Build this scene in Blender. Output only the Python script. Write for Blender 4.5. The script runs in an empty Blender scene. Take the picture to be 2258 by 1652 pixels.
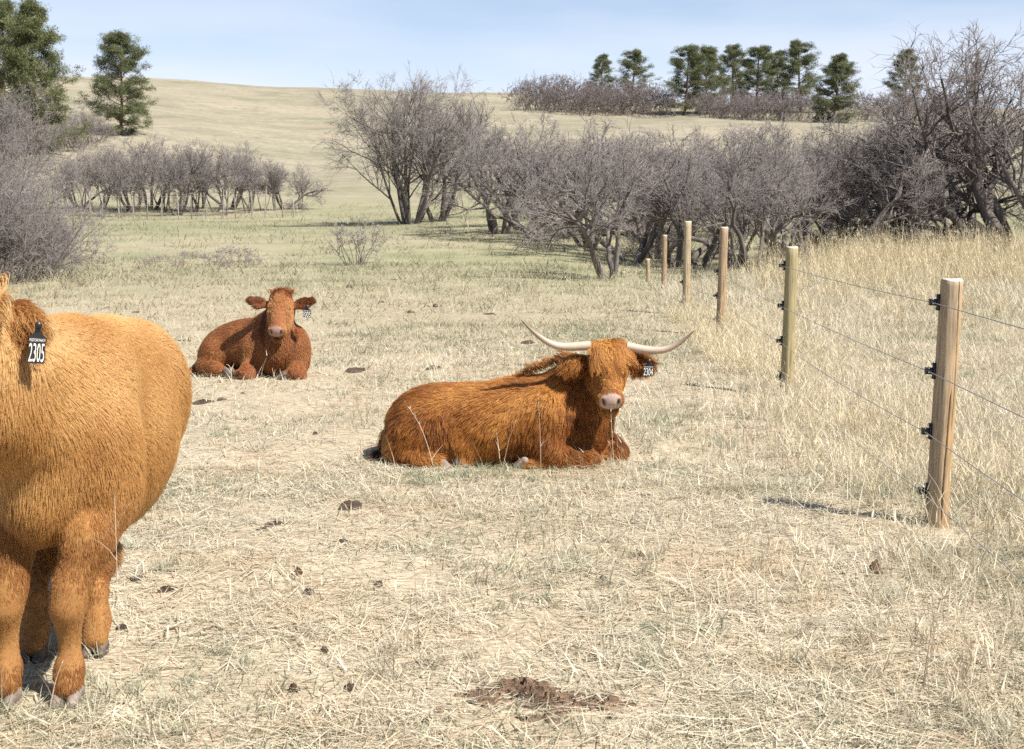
import bpy, math
import numpy as np
from mathutils import Vector, Matrix, Quaternion

# ------------------------------------------------------------------ camera, sky, sun, exposure
scene = bpy.context.scene
COL = scene.collection
PITCH = math.atan(371 / 3000.0)
CAM_H = 1.69
cam_data = bpy.data.cameras.new('camera')
cam_data.sensor_width = 36.0
cam_data.sensor_fit = 'HORIZONTAL'
cam_data.lens = 36.0 * 3000 / 2258
cam_data.clip_start = 0.05
cam_data.clip_end = 6000
cam_data.dof.use_dof = True
cam_data.dof.focus_distance = 8.3
cam_data.dof.aperture_fstop = 11
cam = bpy.data.objects.new('camera', cam_data)
COL.objects.link(cam)
cam.location = (0, 0, CAM_H)
cam.rotation_euler = (math.pi / 2 - PITCH, 0, 0)
scene.camera = cam

SUN_EL = math.radians(53)
SUN_AZ = math.radians(123)          # clockwise from +Y: from the right and a little behind the camera
SUN_DIR = Vector((math.cos(SUN_EL) * math.sin(SUN_AZ), math.cos(SUN_EL) * math.cos(SUN_AZ), math.sin(SUN_EL)))
sun_data = bpy.data.lights.new('sun', 'SUN')
sun_data.energy = 5.0
sun_data.angle = math.radians(0.53)
sun_data.color = (1.0, 0.955, 0.88)
sun = bpy.data.objects.new('sun', sun_data)
COL.objects.link(sun)
sun.rotation_euler = SUN_DIR.to_track_quat('Z', 'Y').to_euler()
sun.location = (30, -10, 40)

world = bpy.data.worlds.new('World')
scene.world = world
world.use_nodes = True
wt = world.node_tree
wt.nodes.clear()
def wn(kind, **kw):
    n = wt.nodes.new(kind)
    for k, v in kw.items():
        setattr(n, k, v)
    return n
sky_n = wn('ShaderNodeTexSky', sky_type='NISHITA')
sky_n.sun_disc = False
sky_n.sun_elevation = SUN_EL
sky_n.sun_rotation = SUN_AZ
sky_n.altitude = 1900
sky_n.air_density = 1.0
sky_n.dust_density = 0.6
sky_n.ozone_density = 1.6
tc = wn('ShaderNodeTexCoord')
mp = wn('ShaderNodeMapping')
mp.inputs['Scale'].default_value = (1.5, 1.5, 9.0)
mp.inputs['Rotation'].default_value = (0.0, math.radians(3), 0.3)
mp.inputs['Location'].default_value = (-0.25, 0.4, 0.10)
nz = wn('ShaderNodeTexNoise')
nz.inputs['Scale'].default_value = 1.5
nz.inputs['Detail'].default_value = 6
nz.inputs['Roughness'].default_value = 0.5
rmp = wn('ShaderNodeMapRange')
rmp.inputs['From Min'].default_value = 0.40
rmp.inputs['From Max'].default_value = 0.60
rmp.inputs['To Min'].default_value = 0.0
rmp.inputs['To Max'].default_value = 0.3
rmp.interpolation_type = 'SMOOTHSTEP'
sepw = wn('ShaderNodeSeparateXYZ')
hzr = wn('ShaderNodeMapRange')
hzr.inputs['From Min'].default_value = 0.03
hzr.inputs['From Max'].default_value = 0.20
hzr.inputs['To Min'].default_value = 0.80
hzr.inputs['To Max'].default_value = 0.0
hzr.interpolation_type = 'SMOOTHSTEP'
addw = wn('ShaderNodeMath', operation='ADD', use_clamp=True)
bg_sky = wn('ShaderNodeBackground')
bg_sky.inputs['Strength'].default_value = 0.074
bg_cl = wn('ShaderNodeBackground')
bg_cl.inputs['Color'].default_value = (0.82, 0.87, 1.0, 1)
bg_cl.inputs['Strength'].default_value = 0.58
mixw = wn('ShaderNodeMixShader')
outw = wn('ShaderNodeOutputWorld')
L = wt.links.new
L(tc.outputs['Generated'], mp.inputs['Vector'])
L(mp.outputs['Vector'], nz.inputs['Vector'])
L(nz.outputs['Fac'], rmp.inputs['Value'])
L(sky_n.outputs['Color'], bg_sky.inputs['Color'])
L(tc.outputs['Generated'], sepw.inputs[0])
L(sepw.outputs['Z'], hzr.inputs['Value'])
L(rmp.outputs['Result'], addw.inputs[0])
L(hzr.outputs['Result'], addw.inputs[1])
L(addw.outputs[0], mixw.inputs['Fac'])
L(bg_sky.outputs[0], mixw.inputs[1])
L(bg_cl.outputs[0], mixw.inputs[2])
L(mixw.outputs[0], outw.inputs['Surface'])

scene.view_settings.view_transform = 'Standard'
scene.view_settings.look = 'None'
scene.view_settings.gamma = 1.0
scene.view_settings.use_curve_mapping = False
scene.view_settings.exposure = 0.92
scene.render.engine = 'CYCLES'
scene.cycles.use_denoising = False
scene.cycles.max_bounces = 8
scene.cycles.diffuse_bounces = 3
scene.cycles.glossy_bounces = 2
scene.cycles.transmission_bounces = 4
scene.cycles.transparent_max_bounces = 4
scene.cycles_curves.shape = 'RIBBONS'

# ------------------------------------------------------------------ helpers
RNG = np.random.default_rng(7)

def ray(u, v):
    """direction of the ray through a point of the photograph (2258 x 1652 units)"""
    x = (u - 1129) / 3000.0
    y = -(v - 826) / 3000.0
    cp, sp = math.cos(PITCH), math.sin(PITCH)
    return Vector((x, cp + y * sp, -sp + y * cp))

def P(u, v, Y):
    d = ray(u, v)
    return Vector((0, 0, CAM_H)) + d * (Y / d.y)

def _hash(ix, iy, seed):
    n = (ix.astype(np.int64) * 374761393 + iy.astype(np.int64) * 668265263 + seed * 1442695041) & 0xFFFFFFFF
    n = ((n ^ (n >> 13)) * 1274126177) & 0xFFFFFFFF
    n = n ^ (n >> 16)
    return (n & 0xFFFF) / 65535.0

def vnoise(x, y, seed=0):
    x = np.asarray(x, float); y = np.asarray(y, float)
    ix = np.floor(x); iy = np.floor(y)
    fx = x - ix; fy = y - iy
    fx = fx * fx * (3 - 2 * fx); fy = fy * fy * (3 - 2 * fy)
    a = _hash(ix, iy, seed); b = _hash(ix + 1, iy, seed)
    c = _hash(ix, iy + 1, seed); d = _hash(ix + 1, iy + 1, seed)
    return (a + (b - a) * fx) * (1 - fy) + (c + (d - c) * fx) * fy

def fbm(x, y, seed=0, oct=3):
    s = 0; a = 0.5; t = 0
    for i in range(oct):
        s = s + a * vnoise(np.asarray(x) * 2 ** i, np.asarray(y) * 2 ** i, seed + i)
        t += a; a *= 0.5
    return s / t

# terrain: heights (m) over distance for seven bearings
R_K = np.array([0, 5, 10, 14, 20, 26, 35, 45, 60, 80, 110, 150, 200, 260, 330, 450, 800, 2500], float)
U_K = np.array([-150, 300, 700, 1100, 1500, 1900, 2350], float)
H_K = np.array([
    [0, 0, 0, 0, 0, 0.00, 0.10, .45, .80, 1.1, 5.0, 11.0, 16.0, 25.0, 34.0, 36, 30, 20],
    [0, 0, 0, 0, 0, 0.00, 0.05, .41, .79, 1.0, 4.2, 10.2, 15.0, 23.5, 33.2, 35, 30, 20],
    [0, 0, 0, 0, 0, 0.00, 0.00, .40, .79, 1.3, 3.0, 6.9, 12.7, 21.2, 31.0, 33, 30, 20],
    [0, 0, 0, 0, 0, 0.00, 0.00, .38, 1.1, 1.5, 3.0, 6.9, 12.4, 20.3, 29.2, 31, 28, 20],
    [0, 0, 0, 0, 0, 0.00, -.15, .00, .25, .76, 2.6, 6.4, 12.0, 20.0, 27.0, 29, 26, 20],
    [0, 0, 0, 0, .08, .20, .35, .42, .60, 1.0, 3.0, 6.9, 12.7, 19.5, 26.0, 28, 26, 20],
    [0, 0, 0, 0, .10, .28, .45, .55, .80, 1.3, 3.2, 6.9, 12.7, 19.0, 25.0, 28, 26, 20]])
_LR = np.linspace(math.log(0.5), math.log(2500), 600)
_TAB = np.array([np.interp(np.exp(_LR), R_K, h) for h in H_K])
_ker = np.hanning(31); _ker /= _ker.sum()
_TAB = np.array([np.convolve(np.pad(t, 15, mode='edge'), _ker, mode='valid') for t in _TAB])

def hgt(x, y):
    x = np.asarray(x, float); y = np.asarray(y, float)
    r = np.sqrt(x * x + y * y) + 1e-6
    ang = np.arctan2(x, np.abs(y) + 1e-9)
    u = 1129 + 3000 * np.tan(np.clip(ang, -0.45, 0.45))
    u = np.clip(u, U_K[0], U_K[-1] - 1e-3)
    rr = np.clip(r * np.cos(np.clip(ang, -0.45, 0.45)), 0.5, 2499)
    fi = np.interp(u, U_K, np.arange(len(U_K)))
    i0 = np.clip(np.floor(fi).astype(int), 0, len(U_K) - 2)
    f = fi - i0
    f = f * f * (3 - 2 * f) * 0.6 + f * 0.4
    fl = np.interp(np.log(rr), _LR, np.arange(600))
    j0 = np.clip(np.floor(fl).astype(int), 0, 598); g = fl - j0
    def tab(i): return _TAB[i, j0] * (1 - g) + _TAB[i, j0 + 1] * g
    h = tab(i0) * (1 - f) + tab(i0 + 1) * f
    near = np.clip(1.2 - r / 60, 0.0, 1)
    h = h + (fbm(x * 0.9, y * 0.9, 11) - 0.5) * 0.09 * near + (fbm(x * 5, y * 5, 21) - 0.5) * 0.035 * near
    far = np.clip((r - 60) / 100, 0, 1)
    h = h + (fbm(x / 30, y / 30, 5) - 0.5) * 3.0 * far * np.clip(1.6 - r / 330, 0.15, 1)
    return h

def hz(x, y):
    return float(hgt(np.array([x]), np.array([y]))[0])

def G(u, v):
    """ground point under a point of the photograph"""
    d = ray(u, v); o = Vector((0, 0, CAM_H))
    t = np.geomspace(2.5, 900, 4000)
    z = o.z + d.z * t - hgt(d.x * t, d.y * t)
    k = np.argmax(z < 0)
    if z[k] >= 0: k = len(t) - 1
    tt = t[k]
    return Vector((d.x * tt, d.y * tt, hz(d.x * tt, d.y * tt)))

def link(o, parent=None):
    COL.objects.link(o)
    if parent is not None:
        o.parent = parent
    return o

def tag(o, label=None, cat=None, group=None, kind=None):
    if label: o['label'] = label
    if cat: o['category'] = cat
    if group: o['group'] = group
    if kind: o['kind'] = kind
    return o

def empty(name, loc=(0, 0, 0), rz=0.0):
    o = bpy.data.objects.new(name, None)
    o.empty_display_size = 0.1
    o.location = loc
    o.rotation_euler = (0, 0, rz)
    return link(o)

def np_mesh(name, verts, faces, mat=None, smooth=False, attrs=None):
    """verts (n,3) array; faces (m,k) int array of one size, or a list of such arrays"""
    me = bpy.data.meshes.new(name)
    if not isinstance(faces, (list, tuple)):
        faces = [faces]
    faces = [np.asarray(f, np.int32) for f in faces if len(f)]
    verts = np.asarray(verts, np.float32)
    me.vertices.add(len(verts))
    me.vertices.foreach_set('co', verts.ravel())
    nl = sum(f.size for f in faces); npoly = sum(len(f) for f in faces)
    me.loops.add(nl)
    me.loops.foreach_set('vertex_index', np.concatenate([f.ravel() for f in faces]))
    me.polygons.add(npoly)
    tot = np.concatenate([np.full(len(f), f.shape[1], np.int32) for f in faces])
    start = np.concatenate([[0], np.cumsum(tot)[:-1]]).astype(np.int32)
    me.polygons.foreach_set('loop_start', start)
    me.polygons.foreach_set('loop_total', tot)
    if smooth:
        me.polygons.foreach_set('use_smooth', np.ones(npoly, bool))
    for k, arr in (attrs or {}).items():
        arr = np.asarray(arr, np.float32)
        if arr.ndim == 1:
            a = me.attributes.new(k, 'FLOAT', 'POINT'); a.data.foreach_set('value', arr)
        else:
            a = me.attributes.new(k, 'FLOAT_VECTOR', 'POINT'); a.data.foreach_set('vector', arr.ravel())
    me.update(calc_edges=True)
    me.validate()
    if mat: me.materials.append(mat)
    return me

def mesh_obj(name, me, parent=None):
    return link(bpy.data.objects.new(name, me), parent)

def copy_tree(o, parent=None):
    c = o.copy()
    COL.objects.link(c)
    c.parent = parent
    for ch in o.children:
        copy_tree(ch, c)
    return c

class NT:
    """small node-tree writer"""
    def __init__(self, name):
        self.m = bpy.data.materials.new(name)
        self.m.use_nodes = True
        self.t = self.m.node_tree
        self.t.nodes.clear()
        self.out = self.t.nodes.new('ShaderNodeOutputMaterial')
    def n(self, kind, ins=None, **kw):
        nd = self.t.nodes.new(kind)
        for k, v in kw.items(): setattr(nd, k, v)
        for k, v in (ins or {}).items(): self.put(nd, k, v)
        return nd
    def put(self, nd, k, v):
        s = nd.inputs[k]
        if isinstance(v, bpy.types.NodeSocket): self.t.links.new(v, s)
        elif isinstance(v, bpy.types.Node): self.t.links.new(v.outputs[0], s)
        else:
            if isinstance(v, tuple) and len(v) == 3 and s.type == 'RGBA': v = v + (1,)
            s.default_value = v
    def noise(self, vec, scale, detail=4, rough=0.5, dist=0.0):
        return self.n('ShaderNodeTexNoise', {'Vector': vec, 'Scale': scale, 'Detail': detail, 'Roughness': rough, 'Distortion': dist}).outputs['Fac']
    def rng(self, val, a, b, c=0.0, d=1.0):
        return self.n('ShaderNodeMapRange', {'Value': val, 'From Min': a, 'From Max': b, 'To Min': c, 'To Max': d}).outputs['Result']
    def mix(self, fac, a, b, mode='MIX'):
        nd = self.n('ShaderNodeMix', data_type='RGBA', blend_type=mode)
        for k, v in ((0, fac), (6, a), (7, b)):
            s = nd.inputs[k]
            if isinstance(v, bpy.types.NodeSocket): self.t.links.new(v, s)
            else: s.default_value = v + (1,) if isinstance(v, tuple) and len(v) == 3 else v
        return nd.outputs[2]
    def math(self, op, a, b=0.0):
        nd = self.n('ShaderNodeMath', operation=op)
        self.put(nd, 0, a); self.put(nd, 1, b)
        return nd.outputs[0]
    def attr(self, name):
        return self.n('ShaderNodeAttribute', attribute_name=name)
    def pos(self):
        return self.n('ShaderNodeNewGeometry').outputs['Position']
    def obj(self):
        return self.n('ShaderNodeTexCoord').outputs['Object']
    def surf(self, color, rough=0.7, spec=0.3, normal=None, transl=0.0, **kw):
        p = self.n('ShaderNodeBsdfPrincipled', {'Base Color': color, 'Roughness': rough, 'Specular IOR Level': spec})
        for k, v in kw.items(): self.put(p, k.replace('_', ' '), v)
        if normal is not None: self.put(p, 'Normal', normal)
        s = p.outputs[0]
        if transl:
            t = self.n('ShaderNodeBsdfTranslucent', {'Color': color})
            mx = self.n('ShaderNodeMixShader', {0: transl, 1: s, 2: t.outputs[0]})
            s = mx.outputs[0]
        self.t.links.new(s, self.out.inputs['Surface'])
        return self.m
    def bump(self, h, strength=0.5, dist=0.02):
        return self.n('ShaderNodeBump', {'Height': h, 'Strength': strength, 'Distance': dist}).outputs[0]
# ------------------------------------------------------------------ ground
def ground_material():
    w = NT('pasture_ground')
    p = w.pos()
    big = w.noise(p, 0.045, 4, 0.55)
    mid = w.noise(p, 0.33, 4, 0.55)
    sml = w.noise(p, 2.6, 4, 0.6)
    fin = w.noise(p, 22, 3, 0.6)
    straw = w.mix(w.rng(sml, 0.35, 0.68), (0.29, 0.24, 0.165), (0.40, 0.34, 0.245))
    soil = w.mix(w.rng(fin, 0.3, 0.7), (0.19, 0.13, 0.085), (0.33, 0.25, 0.17))
    c = w.mix(w.rng(w.math('ADD', w.math('MULTIPLY', sml, 0.55), w.math('MULTIPLY', fin, 0.45)), 0.44, 0.58), straw, soil)
    for k_, (rz_, sd_) in enumerate(((0.3, 0.0), (1.5, 3.0), (2.5, 7.0))):
        mk = w.n('ShaderNodeMapping', {'Vector': p, 'Rotation': (0, 0, rz_), 'Scale': (12, 150, 1), 'Location': (sd_, sd_, 0)})
        st = w.noise(mk.outputs[0], 1.0, 2, 0.5)
        c = w.mix(w.rng(st, 0.56, 0.62, 0.0, 0.7), c, (0.54, 0.47, 0.34))
        c = w.mix(w.rng(st, 0.40, 0.34, 0.0, 0.7), c, (0.13, 0.095, 0.06))
    # farther off the turf reads as one tan and grey-green sheet
    ln = w.n('ShaderNodeVectorMath', operation='LENGTH'); w.put(ln, 0, p)
    far = w.rng(ln.outputs['Value'], 13, 34)
    turf = w.mix(w.rng(mid, 0.38, 0.66), (0.295, 0.258, 0.17), (0.205, 0.20, 0.122))
    turf = w.mix(w.math('MULTIPLY', w.rng(big, 0.47, 0.62), 0.75), turf, (0.195, 0.205, 0.105))
    turf = w.mix(w.rng(w.noise(p, 1.1, 5, 0.65), 0.45, 0.75, 0.0, 0.5), turf, (0.345, 0.30, 0.205))
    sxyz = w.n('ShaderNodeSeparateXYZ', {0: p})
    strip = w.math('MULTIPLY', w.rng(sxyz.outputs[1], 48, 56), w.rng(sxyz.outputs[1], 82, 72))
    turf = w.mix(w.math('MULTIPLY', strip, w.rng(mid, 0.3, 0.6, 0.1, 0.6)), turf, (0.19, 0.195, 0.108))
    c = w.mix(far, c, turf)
    # hill: bands of dry grass
    mpn = w.n('ShaderNodeMapping', {'Vector': p, 'Scale': (0.012, 0.03, 0.16)})
    band = w.noise(mpn.outputs[0], 1.6, 5, 0.55, 0.4)
    hill = w.mix(w.rng(band, 0.38, 0.60), (0.30, 0.26, 0.188), (0.20, 0.187, 0.128))
    hill = w.mix(w.rng(w.noise(p, 0.22, 7, 0.7), 0.42, 0.62, 0, 0.75), hill, (0.315, 0.278, 0.208))
    hill = w.mix(w.rng(w.noise(p, 1.1, 5, 0.75), 0.48, 0.66, 0, 0.55), hill, (0.145, 0.13, 0.088))
    mp3 = w.n('ShaderNodeMapping', {'Vector': p, 'Scale': (0.02, 0.02, 0.5)})
    trail = w.noise(mp3.outputs[0], 2.2, 5, 0.6, 0.6)
    hill = w.mix(w.rng(w.math('ABSOLUTE', w.math('SUBTRACT', trail, 0.5)), 0.0, 0.016, 0.55, 0.0), hill, (0.15, 0.135, 0.085))
    c = w.mix(w.rng(ln.outputs['Value'], 75, 130), c, hill)
    h = w.math('ADD', w.math('MULTIPLY', fin, 0.5), sml)
    return w.surf(c, 0.95, 0.1, w.bump(h, 0.6, 0.03))

def build_ground():
    a1 = np.radians(np.arange(-26, 26.001, 0.2))
    a0 = np.radians(np.linspace(-180, -26, 60, endpoint=False))
    a2 = np.radians(np.linspace(26, 180, 61)[1:-1])
    ang = np.concatenate([a0, a1, a2])
    r = [1.0]
    while r[-1] < 2400: r.append(r[-1] * (1.0145 if 3.5 < r[-1] < 450 else 1.06))
    r = np.array(r)
    A, Rr = np.meshgrid(ang, r)
    X = Rr * np.sin(A); Y = Rr * np.cos(A)
    Z = hgt(X, Y)
    n, m = len(r), len(ang)
    verts = np.stack([X, Y, Z], -1).reshape(-1, 3)
    verts = np.vstack([verts, [[0, 0, hz(0.01, 0.01)]]])
    i = np.arange(n - 1)[:, None] * m + np.arange(m)[None, :]
    j = np.arange(n - 1)[:, None] * m + (np.arange(m)[None, :] + 1) % m
    quads = np.stack([i, j, j + m, i + m], -1).reshape(-1, 4)[:, ::-1]
    k = np.arange(m)
    tri = np.stack([(k + 1) % m, k, np.full(m, n * m)], -1)
    me = np_mesh('ground', verts, [quads, tri], ground_material(), smooth=True)
    tag(mesh_obj('ground', me), kind='structure')
build_ground()

# ------------------------------------------------------------------ grass
def blade_strips(root, phi0, phi1, az, length, width, K=4, twist=None, taper=True):
    """curved tapering ribbons: returns verts, quads, tris, along, blade index"""
    n = len(length)
    t = np.linspace(0, 1, K + 1)
    pts = np.zeros((n, K + 1, 3))
    pts[:, 0] = root
    for k in range(K):
        ph = phi0 + phi1 * ((k + 0.5) / K)
        d = np.stack([np.sin(ph) * np.cos(az), np.sin(ph) * np.sin(az), np.cos(ph)], -1)
        pts[:, k + 1] = pts[:, k] + d * (length / K)[:, None]
    sa = az + (np.pi / 2 if twist is None else twist)
    side = np.stack([np.cos(sa), np.sin(sa), np.zeros(n)], -1)
    V = []
    for k in range(K):
        wk = width * (1 - 0.75 * t[k] if taper else 1.0)
        V.append(pts[:, k] + side * wk[:, None] * 0.5)
        V.append(pts[:, k] - side * wk[:, None] * 0.5)
    V.append(pts[:, K])
    V = np.stack(V, 1)
    nv = 2 * K + 1
    b = np.arange(n)[:, None] * nv
    q = np.concatenate([b + np.array([[2 * k, 2 * k + 1, 2 * k + 3, 2 * k + 2]]) for k in range(K - 1)])
    tr = b + np.array([[2 * K - 2, 2 * K - 1, 2 * K]])
    along = np.tile(np.concatenate([np.repeat(t[:K], 2), [1.0]]), n)
    return V.reshape(-1, 3), q, tr, along, np.repeat(np.arange(n), nv)

def grass_material(name, dark, light, extra, green=None, gfac=0.0, transl=0.25, warm=0.0):
    w = NT(name)
    sh = w.attr('shade').outputs['Fac']
    al = w.attr('along').outputs['Fac']
    oi = w.attr('tone').outputs['Fac']
    p = w.pos()
    c = w.mix(sh, dark, light)
    c = w.mix(w.math('MULTIPLY', w.rng(oi, 0.3, 1.0), 0.55), c, extra)
    if green:
        g = w.rng(w.noise(p, 0.55, 4, 0.6), 0.47, 0.62)
        c = w.mix(w.math('MULTIPLY', g, gfac), c, green)
    if warm:
        c = w.mix(w.rng(w.noise(p, 0.9, 5, 0.65), 0.46, 0.66, 0.0, warm), c, (0.50, 0.325, 0.165))
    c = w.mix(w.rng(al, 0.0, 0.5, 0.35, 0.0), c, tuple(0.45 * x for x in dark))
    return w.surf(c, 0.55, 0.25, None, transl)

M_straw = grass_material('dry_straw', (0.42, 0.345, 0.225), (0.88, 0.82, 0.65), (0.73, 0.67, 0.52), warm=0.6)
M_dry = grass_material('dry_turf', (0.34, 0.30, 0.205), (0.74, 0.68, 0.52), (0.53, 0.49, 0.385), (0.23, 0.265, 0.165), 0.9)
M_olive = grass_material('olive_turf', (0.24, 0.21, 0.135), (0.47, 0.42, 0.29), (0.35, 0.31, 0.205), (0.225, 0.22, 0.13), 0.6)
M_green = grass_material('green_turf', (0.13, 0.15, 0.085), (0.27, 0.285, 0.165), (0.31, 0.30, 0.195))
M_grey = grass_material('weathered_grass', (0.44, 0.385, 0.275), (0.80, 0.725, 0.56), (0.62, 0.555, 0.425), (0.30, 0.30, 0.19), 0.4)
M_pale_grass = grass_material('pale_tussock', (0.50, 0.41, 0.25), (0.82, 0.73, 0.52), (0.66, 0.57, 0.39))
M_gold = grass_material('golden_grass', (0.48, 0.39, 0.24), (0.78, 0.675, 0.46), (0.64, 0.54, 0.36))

def build_strips(name, label, cat, mat, parts):
    """one mesh object of uncountable blades; parts = list of (verts, quads, tris, along, shade, tone)"""
    V, Q, T, A, S, O = [], [], [], [], [], []
    off = 0
    for v, q, t, al, sh, tn in parts:
        V.append(v); Q.append(q + off); T.append(t + off); A.append(al); S.append(sh); O.append(tn); off += len(v)
    me = np_mesh(name, np.vstack(V), [np.vstack(Q), np.vstack(T)], mat,
                 attrs={'along': np.concatenate(A), 'shade': np.concatenate(S), 'tone': np.concatenate(O)})
    return tag(mesh_obj(name, me), label, cat, kind='stuff')

def blades(x, y, s, nb, R, lens, lean, bend, width, g, K=2, z0=0.0, lying=False):
    """clumps at x, y of size s, nb blades in each"""
    n = len(x) * nb
    ci = np.repeat(np.arange(len(x)), nb)
    ss = s[ci]
    rr = R * np.sqrt(g.random(n)) * ss; th = g.random(n) * 6.2832
    X = x[ci] + rr * np.cos(th); Y = y[ci] + rr * np.sin(th)
    root = np.stack([X, Y, hgt(X, Y) + z0 * g.random(n) * ss - 0.004], -1)
    pref = g.random(len(x))[ci] * 6.2832
    az = np.where(g.random(n) < 0.5, g.random(n) * 6.2832, pref + g.normal(0, 0.6, n))
    v, q, t, al, bi = blade_strips(root, g.uniform(lean[0], lean[1], n), g.uniform(bend[0], bend[1], n), az,
                                   g.uniform(lens[0], lens[1], n) * ss, width * g.uniform(0.6, 1.3, n) * ss, K,
                                   None if lying else g.random(n) * 6.2832)
    return v, q, t, al, g.random(n)[bi], g.random(len(x))[ci][bi]

def stalks(x, y, s, nb, R, h, width, g, lean=(0.0, 0.3), leaves=2):
    """upright dry stems with thin seed heads and a few leaves"""
    n = len(x) * nb
    ci = np.repeat(np.arange(len(x)), nb); ss = s[ci]
    rr = R * np.sqrt(g.random(n)) * ss; th = g.random(n) * 6.2832
    X = x[ci] + rr * np.cos(th); Y = y[ci] + rr * np.sin(th)
    root = np.stack([X, Y, hgt(X, Y) - 0.01], -1)
    az = g.random(n) * 6.2832; ln = g.uniform(h[0], h[1], n) * ss
    ph0 = g.uniform(lean[0], lean[1], n); ph1 = g.uniform(0, 0.55, n)
    tone = g.random(len(x))[ci]
    K = 3
    v, q, t, al, bi = blade_strips(root, ph0, ph1, az, ln, width * g.uniform(0.7, 1.2, n), K, g.random(n) * 6.2832)
    out = [(v, q, t, al, g.random(n)[bi], tone[bi])]
    m = n * leaves
    src = np.repeat(np.arange(n), leaves); f = g.uniform(0.05, 0.98, m)
    pts = np.zeros((n, K + 1, 3)); pts[:, 0] = root
    for k in range(K):
        ph = ph0 + ph1 * ((k + 0.5) / K)
        d = np.stack([np.sin(ph) * np.cos(az), np.sin(ph) * np.sin(az), np.cos(ph)], -1)
        pts[:, k + 1] = pts[:, k] + d * (ln / K)[:, None]
    kk = np.clip((f * K).astype(int), 0, K - 1); fr = f * K - kk
    rt = pts[src, kk] * (1 - fr)[:, None] + pts[src, kk + 1] * fr[:, None]
    top = f > 0.7
    l2 = np.where(top, g.uniform(0.02, 0.07, m), g.uniform(0.08, 0.2, m))
    v, q, t, al, bi = blade_strips(rt, np.where(top, 0.3, 0.5) + g.normal(0, 0.2, m), np.where(top, 0.3, g.uniform(0.3, 1.6, m)),
                                   g.random(m) * 6.2832, l2, np.where(top, width * 1.4, width * 1.1), 2, g.random(m) * 6.2832)
    out.append((v, q, t, np.maximum(al, 0.5), g.random(m)[bi], tone[src][bi]))
    return out

FENCE_X = lambda y: 1.98 + 0.042 * y            # fence line, metres to the right of the camera axis

PAT_SPOTS = []      # (x, y, radius) of bare spots and dung, kept free of grass
# dung and clods: position in the photograph, width there, height over width, form, label
DUNG = [(775, 1120, 62, 0.30, 0, 'largest dark dung pat, on the grass below the horned cow and left of its feet'),
        (602, 1157, 44, 0.16, 1, 'flat dark dung pat left of and below the largest dung pat'),
        (578, 1170, 30, 0.14, 2, 'flat dark dung scrap just below the flat pat left of the largest one'),
        (756, 1199, 34, 0.25, 0, 'small dark dung pat straight below the largest one'),
        (302, 1277, 38, 0.16, 1, 'flat grey dung pat right of the standing cow, upper of two'),
        (368, 1300, 46, 0.25, 2, 'grey dung pat right of the standing cow, lower of two'),
        (784, 819, 58, 0.22, 1, 'wide brown dung pat right of the hornless cow'),
        (960, 814, 40, 0.22, 0, 'brown dung pat behind the back of the horned cow'),
        (447, 888, 60, 0.14, 2, 'long flat dung pat in front of the hornless cow, left one'),
        (489, 882, 22, 0.25, 0, 'small dung lump beside the long flat pat in front of the hornless cow'),
        (536, 870, 13, 0.4, 0, 'tiny dung lump in front of the feet of the hornless cow'),
        (1935, 1262, 50, 0.62, 3, 'angular reddish-brown clod in the straw left below the nearest fence post'),
        (651, 1524, 27, 0.7, 3, 'dark upright clod in the straw in the near foreground, left of the soil patch'),
        (772, 1520, 34, 0.4, 0, 'brown clod right of the dark upright one in the foreground'),
        (655, 1265, 34, 0.35, 3, 'reddish clod in the straw below the largest dung pat'),
        (680, 1310, 30, 0.4, 0, 'dark clod in the straw under the reddish one'),
        (1330, 1280, 20, 0.5, 0, 'small brown clod in the straw below the horned cow'),
        (835, 1292, 20, 0.6, 0, 'small reddish clod right of the reddish one below the largest pat'),
        (1420, 1095, 46, 0.2, 2, 'flat brown patch of old dung right of the fore feet of the horned cow'),
        (268, 1388, 28, 0.4, 0, 'brown clod beside the rear hoof of the standing cow'),
        (715, 1440, 24, 0.5, 0, 'small dark clod in the straw above the upright clod'),
        (944, 1593, 34, 0.35, 2, 'dark dung scrap left of the soil patch at the lower edge'),
        (695, 958, 12, 0.5, 0, 'tiny dark lump on the grass left of the rump of the horned cow'),
        (960, 677, 15, 0.5, 0, 'small black dung lump far behind the horned cow'),
        (1080, 694, 40, 0.18, 2, 'crumbled dung behind the left horn of the horned cow'),
        (770, 634, 18, 0.45, 0, 'dark dung heap below the lone bush'),
        (1165, 757, 34, 0.3, 2, 'brown dung clump under the left horn of the horned cow'),
        (905, 808, 0, 0, 0, ''),
        (868, 618, 15, 0.25, 1, 'far flat dung pat left of the thicket'), (992, 578, 16, 0.25, 1, 'far dung pat beside the shadow of the thicket'),
        (330, 745, 24, 0.2, 1, 'dung pat behind the back of the standing cow'), (405, 752, 34, 0.16, 2, 'flat dung scrap between the standing and the hornless cow'),
        (300, 690, 22, 0.25, 1, 'far dung pat left of the hornless cow'), (840, 668, 18, 0.25, 0, 'far dung lump right of the hornless cow'), (905, 690, 16, 0.3, 0, 'far dung lump left of the crumbled dung')]
DUNG = [d for d in DUNG if d[2]]
for u_, v_, w_, _h, _f, _l in DUNG:
    p_ = G(u_, v_)
    PAT_SPOTS.append((p_.x, p_.y, 0.85 * w_ / 3000 * p_.y))
for u_, v_ in ((2065, 1160), (1734, 874)):
    p_ = G(u_, v_)
    for k_ in range(5): PAT_SPOTS.append((p_.x - 0.03 * k_ * p_.x / p_.y, p_.y - 0.10 * k_ - 0.05, 0.11))
SOIL = G(1190, 1545)
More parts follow.
